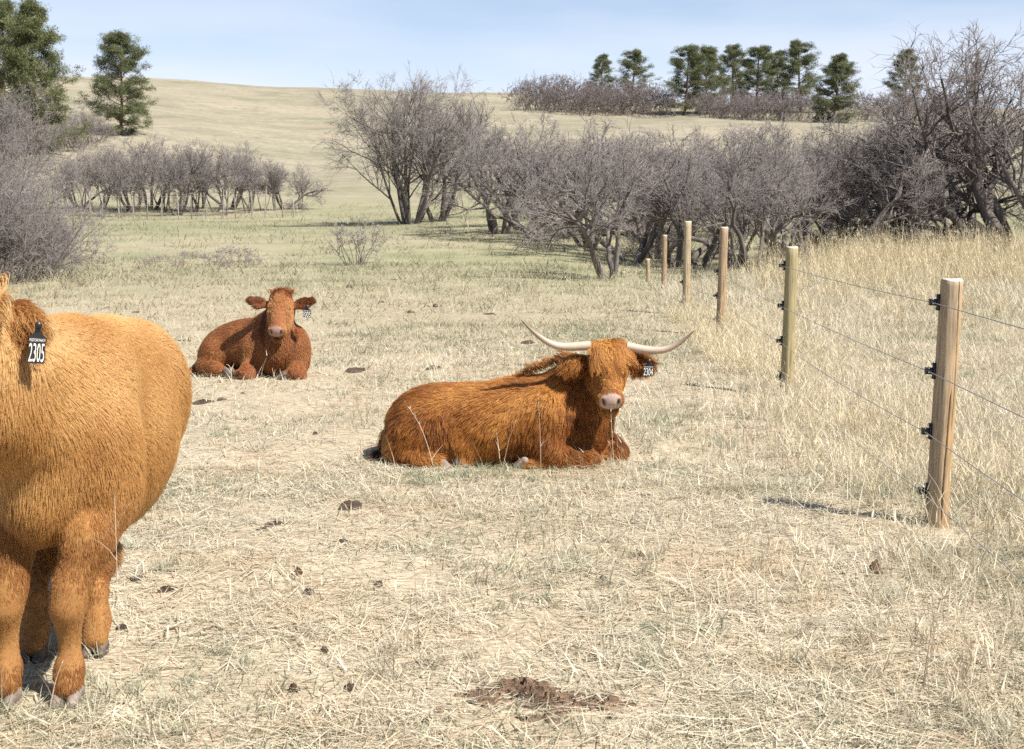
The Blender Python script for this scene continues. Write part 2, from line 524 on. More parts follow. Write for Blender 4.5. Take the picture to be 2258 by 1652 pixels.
for dx_, dy_, r_ in ((-0.13, 0.05, 0.05), (-0.03, 0.0, 0.06), (0.08, -0.02, 0.055), (0.03, -0.08, 0.04)):
    PAT_SPOTS.append((SOIL.x + dx_, SOIL.y + dy_, r_))

def sector(n, r0, r1, a0=-25, a1=25, power=1.0, rng=RNG):
    """random ground points; power 1 = even over the area, 0 = evenly spread over distance"""
    s = rng.random(n)
    e = power + 1
    r = (r0 ** e + s * (r1 ** e - r0 ** e)) ** (1 / e)
    a = np.radians(rng.uniform(a0, a1, n))
    x = r * np.sin(a); y = r * np.cos(a)
    return x, y

def clear(x, y):
    ok = np.ones(len(x), bool)
    for (px, py, pr) in PAT_SPOTS:
        ok &= (x - px) ** 2 + ((y - py)) ** 2 > pr * pr
    return ok

def build_grass():
    g = np.random.default_rng(31)
    # litter of flattened straw
    parts = []
    for n, r0, r1, pw, nb in ((6000, 3.6, 9, 0.5, 16), (5200, 8, 16, 0.5, 12), (1500, 15, 26, 0.4, 9)):
        x, y = sector(n, r0, r1, power=pw, rng=g)
        inside = x < FENCE_X(y) + 0.3 * g.standard_normal(n)
        dens = fbm(x * 0.9 + 3, y * 1.3, 41, 4)
        keep = clear(x, y) & (inside | (g.random(n) < 0.25)) & (g.random(n) < np.clip(0.25 + 4.0 * (dens - 0.42) + np.clip((8 - y) / 9, 0, 0.4), 0.10, 1))
        x, y = x[keep], y[keep]
        s = g.uniform(0.75, 1.3, len(x)) * (1 + np.clip((y - 8) / 16, 0, 1.0))
        parts.append(blades(x, y, s, nb, 0.17, (0.05, 0.20), (1.40, 1.62), (-0.15, 0.2), 0.0052, g, 2, 0.022))
    x, y = sector(1500, 3.8, 11, power=0.7, rng=g)
    keep = clear(x, y) & (x < FENCE_X(y)); x, y = x[keep], y[keep]
    v, q, t, al, sh, tn = blades(x, y, g.uniform(0.8, 1.3, len(x)), 1, 0.1, (0.08, 0.22), (1.5, 1.6), (-0.05, 0.06), 0.0065, g, 2, 0.035)
    parts.append((v, q, t, np.maximum(al, 0.6), 0.7 + 0.3 * sh, tn * 0.6))
    build_strips('flattened_straw', 'flattened pale straw littering the trampled pasture', 'straw', M_straw, parts)
    # short dry turf
    parts = []
    for n, r0, r1, pw, nb, K in ((5200, 3.6, 9, 0.5, 15, 2), (5200, 8, 18, 0.5, 12, 2), (6500, 16, 38, 0.4, 9, 2), (6000, 34, 90, 0.3, 7, 2)):
        x, y = sector(n, r0, r1, power=pw, rng=g)
        dens = fbm(x * 1.0, y * 1.3, 51, 4)
        keep = clear(x, y) & (g.random(n) < np.clip(0.35 + 3.4 * (dens - 0.42), 0.12, 1))
        x, y = x[keep], y[keep]
        s = g.uniform(0.7, 1.35, len(x)) * (1 + np.clip((y - 7) / 11, 0, 3.6))
        parts.append(blades(x, y, s, nb, 0.12, (0.025, 0.085), (0.3, 1.3), (0.1, 1.2), 0.005, g, K))
    # rooted tufts
    for n, r0, r1, nb in ((420, 3.8, 9, 46), (650, 8, 18, 34)):
        x, y = sector(n, r0, r1, power=0.8, rng=g)
        keep = clear(x, y) & (fbm(x * 0.7, y * 0.7, 57) > 0.42); x, y = x[keep], y[keep]
        parts.insert(0, blades(x, y, g.uniform(0.6, 1.3, len(x)), nb, 0.05, (0.05, 0.14), (0.1, 1.0), (0.2, 1.3), 0.0042, g, 2))
    build_strips('dry_grass', 'short dry grazed grass covering the pasture', 'grass', M_dry, parts[:-2])
    build_strips('dry_grass', 'thin olive grass on the farther pasture before the hill', 'grass', M_olive, parts[-2:])
    # green shoots in patches
    parts = []
    for n, r0, r1, pw, nb in ((5200, 3.6, 9, 0.5, 16), (5200, 8, 20, 0.5, 12), (4500, 18, 45, 0.4, 9)):
        x, y = sector(n, r0, r1, power=pw, rng=g)
        dens = fbm(x * 0.75 + 9, y * 0.75, 61, 4)
        keep = clear(x, y) & (dens + 0.05 * g.standard_normal(n) > 0.54)
        x, y = x[keep], y[keep]
        s = g.uniform(0.6, 1.2, len(x)) * (1 + np.clip((y - 7) / 13, 0, 2.4))
        parts.append(blades(x, y, s, nb, 0.11, (0.02, 0.065), (0.1, 0.9), (0.1, 1.0), 0.004, g, 2))
    build_strips('green_grass', 'sparse grey-green shoots growing in patches between the straw', 'grass', M_green, parts)
    # ungrazed grass beyond the fence and along it
    parts = []
    for n, r0, r1, pw, nb, K in ((3600, 5, 13, 0.6, 18, 2), (5200, 12, 31, 0.5, 13, 2)):
        x, y = sector(n, r0, r1, 2, 26, power=pw, rng=g)
        dx = x - FENCE_X(y)
        keep = clear(x, y) & (g.random(n) < np.clip(0.5 + dx / 0.9, 0.0, 1) * np.clip(0.45 + 1.8 * (fbm(x * 0.7, y * 0.7, 71) - 0.35), 0.2, 1))
        x, y = x[keep], y[keep]
        s = g.uniform(0.6, 1.25, len(x)) * (1 + np.clip((y - 9) / 16, 0, 1.0))
        parts.append(blades(x, y, s, nb, 0.14, (0.08, 0.26), (0.1, 1.3), (0.1, 1.2), 0.0046, g, K))
    build_strips('ungrazed_grass', 'longer pale ungrazed grass beyond the wire fence', 'grass', M_grey, parts)
    # scattered taller dry stems
    parts = []
    for n, r0, r1, pw, nb in ((1300, 4.5, 12, 0.9, 6), (3000, 9, 32, 0.7, 6)):
        x, y = sector(n, r0, r1, power=pw, rng=g)
        dx = np.abs(x - FENCE_X(y))
        w = np.where(x > FENCE_X(y), 0.9, 1.2 * np.exp(-(dx / 0.9) ** 2) + 0.05 + 0.30 * (fbm(x * 0.35, y * 0.35, 81) > 0.55) * (y > 9))
        keep = (g.random(n) < w) & clear(x, y)
        x, y = x[keep], y[keep]
        s = g.uniform(0.6, 1.3, len(x)) * (1 + np.clip((y - 12) / 30, 0, 0.6))
        parts += stalks(x, y, s, nb, 0.11, (0.12, 0.42), 0.0042, g)
    build_strips('dry_grass_stems', 'thin upright dry grass stems scattered over the pasture', 'grass', M_straw, parts)
    # thick pale tussocks along the fence line
    n = 260
    yy = g.uniform(6.2, 21, n); xx = FENCE_X(yy) + np.abs(g.normal(0, 0.75, n)) - 0.45
    keep = clear(xx, yy) & ~((np.abs(yy - 6.9) < 0.7) & (np.abs(xx - 2.2) < 0.35)); xx, yy = xx[keep], yy[keep]; n = len(xx)
    build_strips('fence_line_grass', 'long pale tussock grass along the foot of the fence', 'grass', M_pale_grass,
                 stalks(xx, yy, g.uniform(0.7, 1.3, n), 16, 0.16, (0.12, 0.40), 0.0046, g, (0.0, 0.7), 3))
    # tall golden grass at the foot of the oaks on the right
    n = 2900
    x, y = sector(n, 17, 36, 5.5, 26, power=1.2, rng=g)
    u = 1129 + 3000 * x / y
    w = np.clip((u - 1620) / 260, 0, 1) * np.clip((y - 18) / 8, 0, 1) * np.clip(0.3 + 2.6 * (fbm(x * 0.4, y * 0.4, 91) - 0.36), 0, 1)
    keep = g.random(n) < w
    x, y = x[keep], y[keep]
    build_strips('tall_golden_grass', 'tall golden standing grass in front of the bare oaks on the right', 'grass', M_gold,
                 stalks(x, y, g.uniform(0.55, 1.15, len(x)) * np.clip(0.45 + (y - 18) / 14, 0.5, 1.25), 14, 0.25, (0.3, 0.9), 0.010, g, (0.0, 0.35), 2))
build_grass()
# ------------------------------------------------------------------ trees
def unit(a):
    return a / (np.linalg.norm(a, axis=-1, keepdims=True) + 1e-12)

def grow(p0, d, ln, r0, r1, K, wander, up, g):
    """n wandering polylines: points (n,K+1,3) and radii (n,K+1)"""
    n = len(ln)
    pts = np.zeros((n, K + 1, 3)); pts[:, 0] = p0
    d = d.copy()
    for k in range(K):
        d = unit(d + g.normal(0, wander, (n, 3)) + np.array([0, 0, up]))
        pts[:, k + 1] = pts[:, k] + d * (ln / K)[:, None]
    t = np.linspace(0, 1, K + 1)
    rad = r0[:, None] * (1 - t) + r1[:, None] * t
    return pts, rad

def children(pts, rad, m, frange, ang, lenf, plen, g, radf=0.6):
    n, K1, _ = pts.shape
    K = K1 - 1
    src = np.repeat(np.arange(n), m)
    f = g.uniform(frange[0], frange[1], n * m)
    kk = np.clip((f * K).astype(int), 0, K - 1); fr = f * K - kk
    p = pts[src, kk] * (1 - fr)[:, None] + pts[src, kk + 1] * fr[:, None]
    tan = unit(pts[src, kk + 1] - pts[src, kk])
    rr = (rad[src, kk] * (1 - fr) + rad[src, kk + 1] * fr)
    perp = unit(np.cross(tan, g.normal(0, 1, (n * m, 3))))
    a = g.uniform(ang[0], ang[1], n * m)
    d = tan * np.cos(a)[:, None] + perp * np.sin(a)[:, None]
    ln = plen[src] * g.uniform(lenf[0], lenf[1], n * m) * (1.1 - 0.35 * f)
    return p, d, ln, rr * radf

def tubes(pts, rad, sides, tip=False):
    n, K1, _ = pts.shape
    tan = np.zeros_like(pts)
    tan[:, 1:-1] = pts[:, 2:] - pts[:, :-2] if K1 > 2 else tan[:, 1:-1]
    tan[:, 0] = pts[:, 1] - pts[:, 0]; tan[:, -1] = pts[:, -1] - pts[:, -2]
    tan = unit(tan)
    ref = np.where(np.abs(tan[:, :1, 2:3]) > 0.8, np.array([[[1.0, 0, 0]]]), np.array([[[0, 0, 1.0]]]))
    ref = np.broadcast_to(ref, tan.shape)
    e1 = unit(np.cross(tan, ref)); e2 = np.cross(tan, e1)
    th = np.arange(sides) / sides * 2 * np.pi
    if tip:
        ring = pts[:, :-1, None] + rad[:, :-1, None, None] * (e1[:, :-1, None] * np.cos(th)[None, None, :, None] + e2[:, :-1, None] * np.sin(th)[None, None, :, None])
        nr = K1 - 1
        V = np.concatenate([ring.reshape(n, nr * sides, 3), pts[:, -1:]], 1)
    else:
        ring = pts[:, :, None] + rad[:, :, None, None] * (e1[:, :, None] * np.cos(th)[None, None, :, None] + e2[:, :, None] * np.sin(th)[None, None, :, None])
        nr = K1
        V = ring.reshape(n, nr * sides, 3)
    nv = V.shape[1]
    base = np.arange(n)[:, None, None] * nv
    s = np.arange(sides); s2 = (s + 1) % sides
    q = np.zeros((0, 4), int)
    if nr > 1:
        k = np.arange(nr - 1)[:, None] * sides
        one = np.stack([k + s, k + s2, k + s2 + sides, k + s + sides], -1).reshape(1, -1, 4)
        q = (base + one).reshape(-1, 4)
    t = np.zeros((0, 3), int)
    if tip:
        one = np.stack([(nr - 1) * sides + s, (nr - 1) * sides + s2, np.full(sides, nr * sides)], -1).reshape(1, -1, 3)
        t = (base + one).reshape(-1, 3)
    return V.reshape(-1, 3), q, t

def join(parts):
    V, Q, T = [], [], []
    off = 0
    for v, q, t in parts:
        V.append(v); Q.append(q + off); T.append(t + off); off += len(v)
    return np.vstack(V), [np.vstack(Q), np.vstack(T)]

def bark_material(name, dark, light, scale=9.0):
    w = NT(name)
    p = w.obj()
    oi = w.n('ShaderNodeObjectInfo').outputs['Random']
    mpn = w.n('ShaderNodeMapping', {'Vector': p, 'Scale': (1, 1, 0.25)})
    nz_ = w.noise(mpn.outputs[0], scale, 5, 0.65)
    c = w.mix(w.rng(nz_, 0.35, 0.68), dark, light)
    c = w.mix(w.math('MULTIPLY', oi, 0.3), c, tuple(1.15 * x for x in light))
    return w.surf(c, 0.9, 0.1, w.bump(nz_, 0.8, 0.02))

M_bark = bark_material('oak_bark', (0.06, 0.05, 0.046), (0.20, 0.172, 0.155))
M_twig = bark_material('oak_twigs', (0.15, 0.13, 0.123), (0.255, 0.225, 0.212), 3.0)
M_twig_far = bark_material('brush_twigs', (0.13, 0.106, 0.102), (0.22, 0.184, 0.176), 1.0)
M_twig_pale = bark_material('sapling_twigs', (0.22, 0.19, 0.175), (0.34, 0.30, 0.27), 3.0)

def oak_meshes(name, seed, stems=4, spread=0.45, m=(6, 6, 6, 5), twig_r=0.0022, gnarl=0.22, r0=0.02, base_r=0.05, first=0.3, up=(0.06, 0.10, 0.08)):
    """a bare oak of unit height: (trunk mesh, crown mesh)"""
    g = np.random.default_rng(seed)
    th = g.random() * 6.28 + np.arange(stems) / stems * 6.28 + g.normal(0, 0.5, stems)
    p0 = np.stack([np.cos(th), np.sin(th), np.zeros(stems)], -1) * base_r * g.uniform(0.3, 1, (stems, 1))
    p0[:, 2] = -0.03
    lean = spread * g.uniform(0.3, 1.2, stems)
    d = np.stack([np.sin(lean) * np.cos(th), np.sin(lean) * np.sin(th), np.cos(lean)], -1)
    ln = g.uniform(0.6, 0.8, stems)
    rr0 = r0 * g.uniform(0.7, 1.25, stems)
    pts0, rad0 = grow(p0, d, ln, rr0, rr0 * 0.35, 7, gnarl, up[0], g)
    p, d, l, r = children(pts0, rad0, m[0], (first, 1.0), (0.5, 1.15), (0.45, 0.75), ln, g, 0.62)
    pts1, rad1 = grow(p, d, l, r, r * 0.35, 5, gnarl * 1.1, up[1], g)
    p, d, l2, r = children(pts1, rad1, m[1], (0.2, 1.0), (0.4, 1.1), (0.4, 0.7), l, g, 0.6)
    pts2, rad2 = grow(p, d, l2, r, r * 0.4, 3, gnarl * 1.1, up[2], g)
    p, d, l3, r = children(pts2, rad2, m[2], (0.15, 1.0), (0.4, 1.1), (0.42, 0.75), l2, g, 0.6)
    r = np.maximum(r, twig_r)
    pts3, rad3 = grow(p, d, l3, r, r * 0.5, 2, gnarl, 0.05, g)
    p, d, l4, r = children(pts3, rad3, m[3], (0.1, 1.0), (0.35, 1.0), (0.5, 0.9), l3, g, 0.6)
    r = np.maximum(r, twig_r * 0.8)
    pts4, rad4 = grow(p, d, l4, r, r * 0.3, 1, 0.1, 0.03, g)
    top = max(pts4[..., 2].max(), 1e-3)
    k = 1.0 / np.percentile(pts4[..., 2], 99.3)
    for a in (pts0, pts1, pts2, pts3, pts4): a *= k
    tv, tf = join([tubes(pts0, rad0 * k, 7), tubes(pts1, rad1 * k, 5)])
    cv, cf = join([tubes(pts2, rad2 * k, 4), tubes(pts3, rad3 * k, 3), tubes(pts4, rad4 * k, 3, True)])
    return (np_mesh(name + '_trunk', tv, tf, M_bark, True), np_mesh(name + '_crown', cv, cf, M_twig))

_o = dict(first=0.42, up=(0.08, 0.13, 0.10), m=(6, 6, 5, 4), twig_r=0.0017)
OAKS = [oak_meshes('oak_a', 11, 4, 0.45, r0=0.021, **_o), oak_meshes('oak_b', 12, 3, 0.55, r0=0.024, gnarl=0.27, **_o), oak_meshes('oak_c', 13, 5, 0.5, r0=0.018, **_o),
        oak_meshes('oak_d', 14, 4, 0.6, gnarl=0.28, r0=0.024, **_o), oak_meshes('oak_e', 15, 3, 0.45, gnarl=0.3, r0=0.025, **_o)]
ROW_OAKS = [oak_meshes('row_a', 71, 3, 0.22, gnarl=0.13, r0=0.013, first=0.36, up=(0.10, 0.14, 0.12), m=(6, 6, 5, 4), twig_r=0.0019), oak_meshes('row_b', 72, 4, 0.3, gnarl=0.14, r0=0.012, first=0.38, up=(0.08, 0.14, 0.12), m=(6, 6, 5, 4), twig_r=0.0019), oak_meshes('row_c', 73, 2, 0.2, gnarl=0.15, r0=0.015, first=0.34, up=(0.08, 0.14, 0.12), m=(8, 6, 5, 4), twig_r=0.0019)]
BIG_OAK = oak_meshes('oak_big', 30, 9, 0.42, (7, 6, 6, 5), 0.0011, 0.09, 0.0145, 0.06, 0.28, (0.03, 0.09, 0.08))
RIGHT_OAK = oak_meshes('oak_right', 25, 6, 0.8, (9, 6, 6, 4), 0.0013, 0.16, 0.027, 0.06, 0.15, (0.05, 0.08, 0.06))
THICKET = [oak_meshes('thicket_a', 31, 16, 0.7, (4, 4, 4, 4), 0.0022, 0.16, 0.008, 0.35, 0.1),
           oak_meshes('thicket_b', 32, 18, 0.8, (4, 4, 4, 3), 0.0022, 0.18, 0.008, 0.4, 0.1)]
FAR_BRUSH = [oak_meshes('brush_a', 41, 14, 0.75, (4, 3, 3, 2), 0.006, 0.15, 0.008, 0.5, 0.1),
             oak_meshes('brush_b', 42, 14, 0.85, (4, 3, 3, 2), 0.006, 0.15, 0.008, 0.5, 0.1)]
SAPLING = [oak_meshes('sapling_a', 51, 13, 0.42, (3, 3, 3, 2), 0.006, 0.15, 0.011, 0.22, 0.3),
           oak_meshes('sapling_b', 52, 14, 0.7, (4, 3, 3, 2), 0.009, 0.18, 0.010, 0.5, 0.15)]
for t_, c_ in FAR_BRUSH: c_.materials[0] = M_twig_far
for t_, c_ in SAPLING: c_.materials[0] = M_twig_pale

def plant(name, meshes, u, Y, vtop, label, cat, group=None, wide=1.0, rz=None, height=None, sink=0.0):
    x = (u - 1129) / 3000.0 * Y
    z = hz(x, Y)
    h = height if height else P(u, vtop, Y).z - z
    o = empty(name, (x, Y, z - sink), RNG.random() * 6.28 if rz is None else rz)
    h = max(h, 0.2) + sink
    o.scale = (h * wide, h * wide, h)
    tag(o, label, cat, group)
    mesh_obj('trunk', meshes[0], o)
    mesh_obj('crown', meshes[1], o)
    return o

ORD = ['leftmost', 'second from the left', 'third from the left', 'fourth from the left', 'fifth from the left', 'sixth from the left', 'seventh from the left', 'eighth from the left', 'ninth from the left', 'tenth from the left', 'eleventh from the left', 'twelfth from the left',
       'thirteenth from the left', 'fourteenth from the left', 'fifteenth from the left', 'sixteenth from the left', 'seventeenth from the left', 'eighteenth from the left', 'nineteenth from the left', 'twentieth from the left', 'twenty-first from the left', 'twenty-second from the left', 'twenty-third from the left']
def rank(objs, label):
    """each of a row of look-alikes is told apart by its place in the row"""
    objs = sorted(objs, key=lambda o: o.location.x / o.location.y)
    for i, o in enumerate(objs):
        o['label'] = '%s, %s' % (label, ORD[i] if i < len(objs) - 1 else 'rightmost')
# the two big oaks in the middle distance
plant('oak_tree', BIG_OAK, 905, 60, 160, 'tall many-stemmed bare oak standing alone in the middle distance, left of the thicket', 'tree', None, 0.9, 0.4)
plant('oak_tree', OAKS[0], 968, 61.5, 190, 'slimmer bare oak just right of the tall many-stemmed oak', 'tree', None, 0.8, 2.0)
# thicket to the right, in front of the hill
near = [(1345, 33, 305, 3, 1.0, 'bare oak with leaning dark trunks beside the far end of the wire fence'),
        (1665, 33, 300, 1, 1.0, 'bare gnarled oak with pale bent trunks just right of the orange fence post'),
        (1900, 36, 290, 4, 1.0, 'bare oak with crooked trunks rising from the golden grass, right of the greenish post')]
for u, Y, vt, k, w_, lb in near:
    plant('oak_tree', OAKS[k], u, Y, vt, lb, 'tree', None, w_)
plant('oak_tree', RIGHT_OAK, 2240, 37, 2, 'tallest bare oak with pale sunlit limbs, at the right edge', 'tree', None, 1.2, 1.1)
plant('oak_tree', OAKS[2], 2330, 35, 60, 'bare oak cut by the right edge, beside the tallest one', 'tree', None, 0.8)
thicket = [(1105, 51, 285, 2), (1150, 54, 258, 0), (1192, 48, 300, 3), (1240, 51, 272, 1), (1292, 47, 288, 4), (1395, 41, 300, 0),
           (1445, 44, 285, 2), (1495, 40, 315, 3), (1545, 39, 305, 1), (1595, 46, 298, 4), (1615, 37, 345, 2), (1725, 42, 292, 0), (1760, 37, 340, 3),
           (1790, 47, 270, 3), (1845, 40, 285, 2), (1960, 44, 262, 1), (2020, 40, 275, 0), (2085, 46, 270, 4), (1975, 38, 360, 1),
           (1125, 66, 300, 1), (1260, 64, 305, 2), (1330, 58, 290, 4), (1420, 60, 300, 0), (1520, 62, 295, 3), (1640, 60, 300, 1), (1700, 64, 290, 2),
           (1830, 62, 275, 0), (1930, 60, 270, 4), (2020, 66, 270, 2)]
made = []
for u, Y, vt, k in thicket:
    o_ = plant('oak_tree', OAKS[k], u, Y, vt - 0.05 * (520 - vt), 'low bare gambel-type oak in the tangled purple-grey thicket behind the fence', 'tree', 'bare oaks of the thicket behind the fence', RNG.uniform(0.95, 1.25))
    made.append(o_)
rank([o for o in made if o.location.y < 43.5], 'bare oak in the front rank of the thicket')
rank([o for o in made if 43.5 <= o.location.y < 56], 'bare oak in the middle rank of the thicket')
rank([o for o in made if o.location.y >= 56], 'bare oak in the rear rank of the thicket')
made = []
for u, Y, vt in [(1460, 42, 480), (1800, 40, 490), (1985, 42, 490), (1290, 47, 490), (1215, 49, 480)]:
    made.append(plant('oak_shrub', THICKET[int(RNG.integers(2))], u, Y, vt, 'scrub', 'shrub', 'scrub under the thicket behind the fence', 1.1))
rank(made, 'low dense scrub at the foot of the thicket')
made = []
# row on the left behind the far fence
for i, u in enumerate(range(150, 665, 23)):
    o_ = plant('oak_tree', (ROW_OAKS + OAKS[:2])[(i * 3) % 5], u + RNG.uniform(-10, 10), 77 + RNG.uniform(-2, 6), 316 + RNG.uniform(-20, 20) + (28 if u > 560 else 0) + (8 if u < 220 else 0),
          'small bare oak in the even row behind the far pale fence', 'tree', 'row of small bare oaks behind the far fence', RNG.uniform(0.8, 1.1))
    made.append(o_)
rank(made, 'small bare oak in the row behind the far fence')
plant('oak_shrub', SAPLING[1], 655, 78, 440, 'low grey shrub at the right end of the oak row', 'shrub', None, 1.2)
plant('oak_shrub', SAPLING[1], 165, 76, 455, 'low dark shrub at the left end of the far fence', 'shrub', None, 1.0)
# the big brush at the left edge
made = []
for u, Y, vt, k in [(-110, 30, 320, 0), (-55, 29, 345, 1), (0, 30, 375, 0), (45, 31, 420, 1), (85, 32, 465, 0), (118, 31, 530, 1), (-20, 35, 355, 1), (30, 37, 372, 0), (-70, 36, 320, 0), (70, 39, 385, 1)]:
    made.append(plant('oak_shrub', THICKET[k], u, Y, vt, 'dense purple-grey oak brush at the left edge behind the standing cow', 'shrub', 'oak brush at the left edge', 0.95))
rank(made, 'dense brush behind the standing cow')
made = []
for u, Y, vt, k in [(-20, 95, 178, 0), (8, 100, 195, 1), (-60, 98, 180, 1), (0, 85, 270, 0)]:
    made.append(plant('oak_shrub', THICKET[k], u, Y, vt, 'grey oak brush on the slope below the big pine at the left edge', 'shrub', 'brush under the big pine', 0.9))
rank(made, 'grey brush on the slope below the largest pine')
made = []
for u, Y, vt, k in [(170, 128, 240, 0), (195, 131, 225, 1), (222, 134, 248, 0), (150, 126, 262, 1)]:
    made.append(plant('oak_shrub', THICKET[k], u, Y, vt, 'purple-grey brush on the slope between the two left pines', 'shrub', 'brush between the left pines', 0.9))
rank(made, 'purple-grey brush between the two left pines')
# small bushes in the pasture
plant('oak_shrub', SAPLING[0], 785, 37, 478, 'sparse leafless bush standing alone in the pasture behind the hornless cow', 'shrub', None, 1.1, 0.3)
made = []
for u, Y, vt in [(360, 38, 560), (420, 39, 552), (470, 37, 556), (525, 38, 540), (560, 37, 565), (330, 37, 578), (395, 36, 575), (500, 36, 575)]:
    made.append(plant('oak_shrub', SAPLING[1], u, Y, vt, 'low twiggy brush in the pasture left of the lone bush', 'shrub', 'low brush in the pasture', 1.3))
rank(made, 'low twiggy brush left of the lone bush')
# brush on the far hill
def brush_row(spots, label, group):
    rank([plant('oak_shrub', FAR_BRUSH[int(RNG.integers(2))], u, Y, vt, label, 'shrub', group, RNG.uniform(0.75, 1.0), None, None, 0.3) for u, Y, vt in spots], label)
brush_row([(1165 + 26 * i, 244 + RNG.uniform(-4, 4), (172, 168, 165, 168, 172, 178, 186, 190, 184, 178, 180, 190)[i] + RNG.uniform(-4, 4)) for i in range(12)] + [(1180 + 42 * i, 251, (170, 166, 172, 182, 176, 178, 190)[i]) for i in range(7)],
          'dark far brush under the two small far pines', 'far brush under the two small pines')
brush_row([(1553 + 27 * i, 233 + RNG.uniform(-4, 4), 205 + RNG.uniform(-7, 5)) for i in range(9)] + [(1570 + 38 * i, 241, 194 + RNG.uniform(-4, 4)) for i in range(5)],
          'dark far brush in front of the skyline pines', 'far brush in front of the pines')
brush_row([(1870 + 30 * i, 236 + RNG.uniform(-3, 3), 200 + RNG.uniform(-8, 6)) for i in range(10)],
          'dark far brush right of the dense far pine', 'far brush right of the pines')

# ------------------------------------------------------------------ pines
def needle_material(name, dark, light):
    w = NT(name)
    sh = w.attr('shade').outputs['Fac']
    oi = w.n('ShaderNodeObjectInfo').outputs['Random']
    c = w.mix(sh, dark, light)
    c = w.mix(w.math('MULTIPLY', oi, 0.3), c, (0.12, 0.135, 0.085))
    return w.surf(c, 0.6, 0.2, None, 0.2)
M_needle = needle_material('pine_needles', (0.060, 0.078, 0.038), (0.255, 0.265, 0.115))
M_pinebark = bark_material('pine_bark', (0.10, 0.065, 0.05), (0.26, 0.17, 0.125), 6)

def pine_meshes(name, seed, width=0.36, low=0.18, nb=70, dense=6, round_top=0.8):
    """a ponderosa-like pine of unit height"""
    g = np.random.default_rng(seed)
    tp, tr = grow(np.array([[0, 0, -0.02]]), np.array([[0, 0, 1.0]]), np.array([0.97]), np.array([0.020]), np.array([0.004]), 10, 0.03, 0.3, g)
    f = low + (1 - low) * (np.arange(nb) + g.random(nb)) / nb
    f = np.minimum(f, 0.985)
    s = (f - low) / (1 - low)
    prof = np.clip(1.0 - s ** 2.3, 0.02, 1) ** (round_top + 0.1) * (0.9 + 0.10 * np.sin(s * 21 + seed)) * np.clip(0.62 + s * 2.2, 0, 1) * g.uniform(0.75, 1.1, nb)
    L_ = width * (0.15 + 0.85 * prof) * g.uniform(0.62, 1.12, nb)
    az = np.arange(nb) * 2.4 + g.normal(0, 0.4, nb)
    el = -0.10 + 0.75 * s + g.normal(0, 0.15, nb)
    i = np.clip((f / 0.97 * 10).astype(int), 0, 9); fr = f / 0.97 * 10 - i
    p0 = tp[0, i] * (1 - fr)[:, None] + tp[0, i + 1] * fr[:, None]
    d = np.stack([np.cos(el) * np.cos(az), np.cos(el) * np.sin(az), np.sin(el)], -1)
    bp, br = grow(p0, d, L_, 0.006 * (1.1 - s), 0.0015 * np.ones(nb), 4, 0.14, 0.06, g)
    p, d2, l2, r2 = children(bp, br, 4, (0.35, 1.0), (0.4, 0.9), (0.25, 0.45), L_, g, 0.6)
    sp, sr = grow(p, d2, l2, r2, r2 * 0.4, 2, 0.15, 0.12, g)
    tips = np.concatenate([bp[:, -1], bp[:, 3], bp[:, 2], sp[:, -1], sp[:, 1], tp[0, -1:]])
    tips = np.concatenate([tips, tips + g.normal(0, 0.02, tips.shape)])
    n = len(tips)
    m = dense * 13
    ci = np.repeat(np.arange(n), m)
    off = unit(g.normal(0, 1, (n * m, 3))) * np.array([1, 1, 0.6])
    cs = g.uniform(0.022, 0.050, n)[ci]
    c = tips[ci] + off * (cs * g.random(n * m) ** 0.45)[:, None]
    ax = unit(off * 0.8 + np.array([0, 0, 0.55]) + g.normal(0, 0.5, (n * m, 3)))
    sd = unit(np.cross(ax, g.normal(0, 1, (n * m, 3))))
    ll = g.uniform(0.010, 0.020, n * m)[:, None]; ww = g.uniform(0.0016, 0.0032, n * m)[:, None]
    V = np.stack([c - sd * ww, c + sd * ww, c + ax * ll], 1).reshape(-1, 3)
    q = np.arange(n * m * 3).reshape(-1, 3)
    sh = np.repeat(np.clip(0.5 * g.random(n)[ci] + 0.5 * g.random(n * m), 0, 1), 3)
    tv, tf = join([tubes(tp, tr, 8), tubes(bp, br, 4), tubes(sp, sr, 3)])
    return (np_mesh(name + '_trunk', tv, tf, M_pinebark, True), np_mesh(name + '_crown', V, q, M_needle, attrs={'shade': sh}))

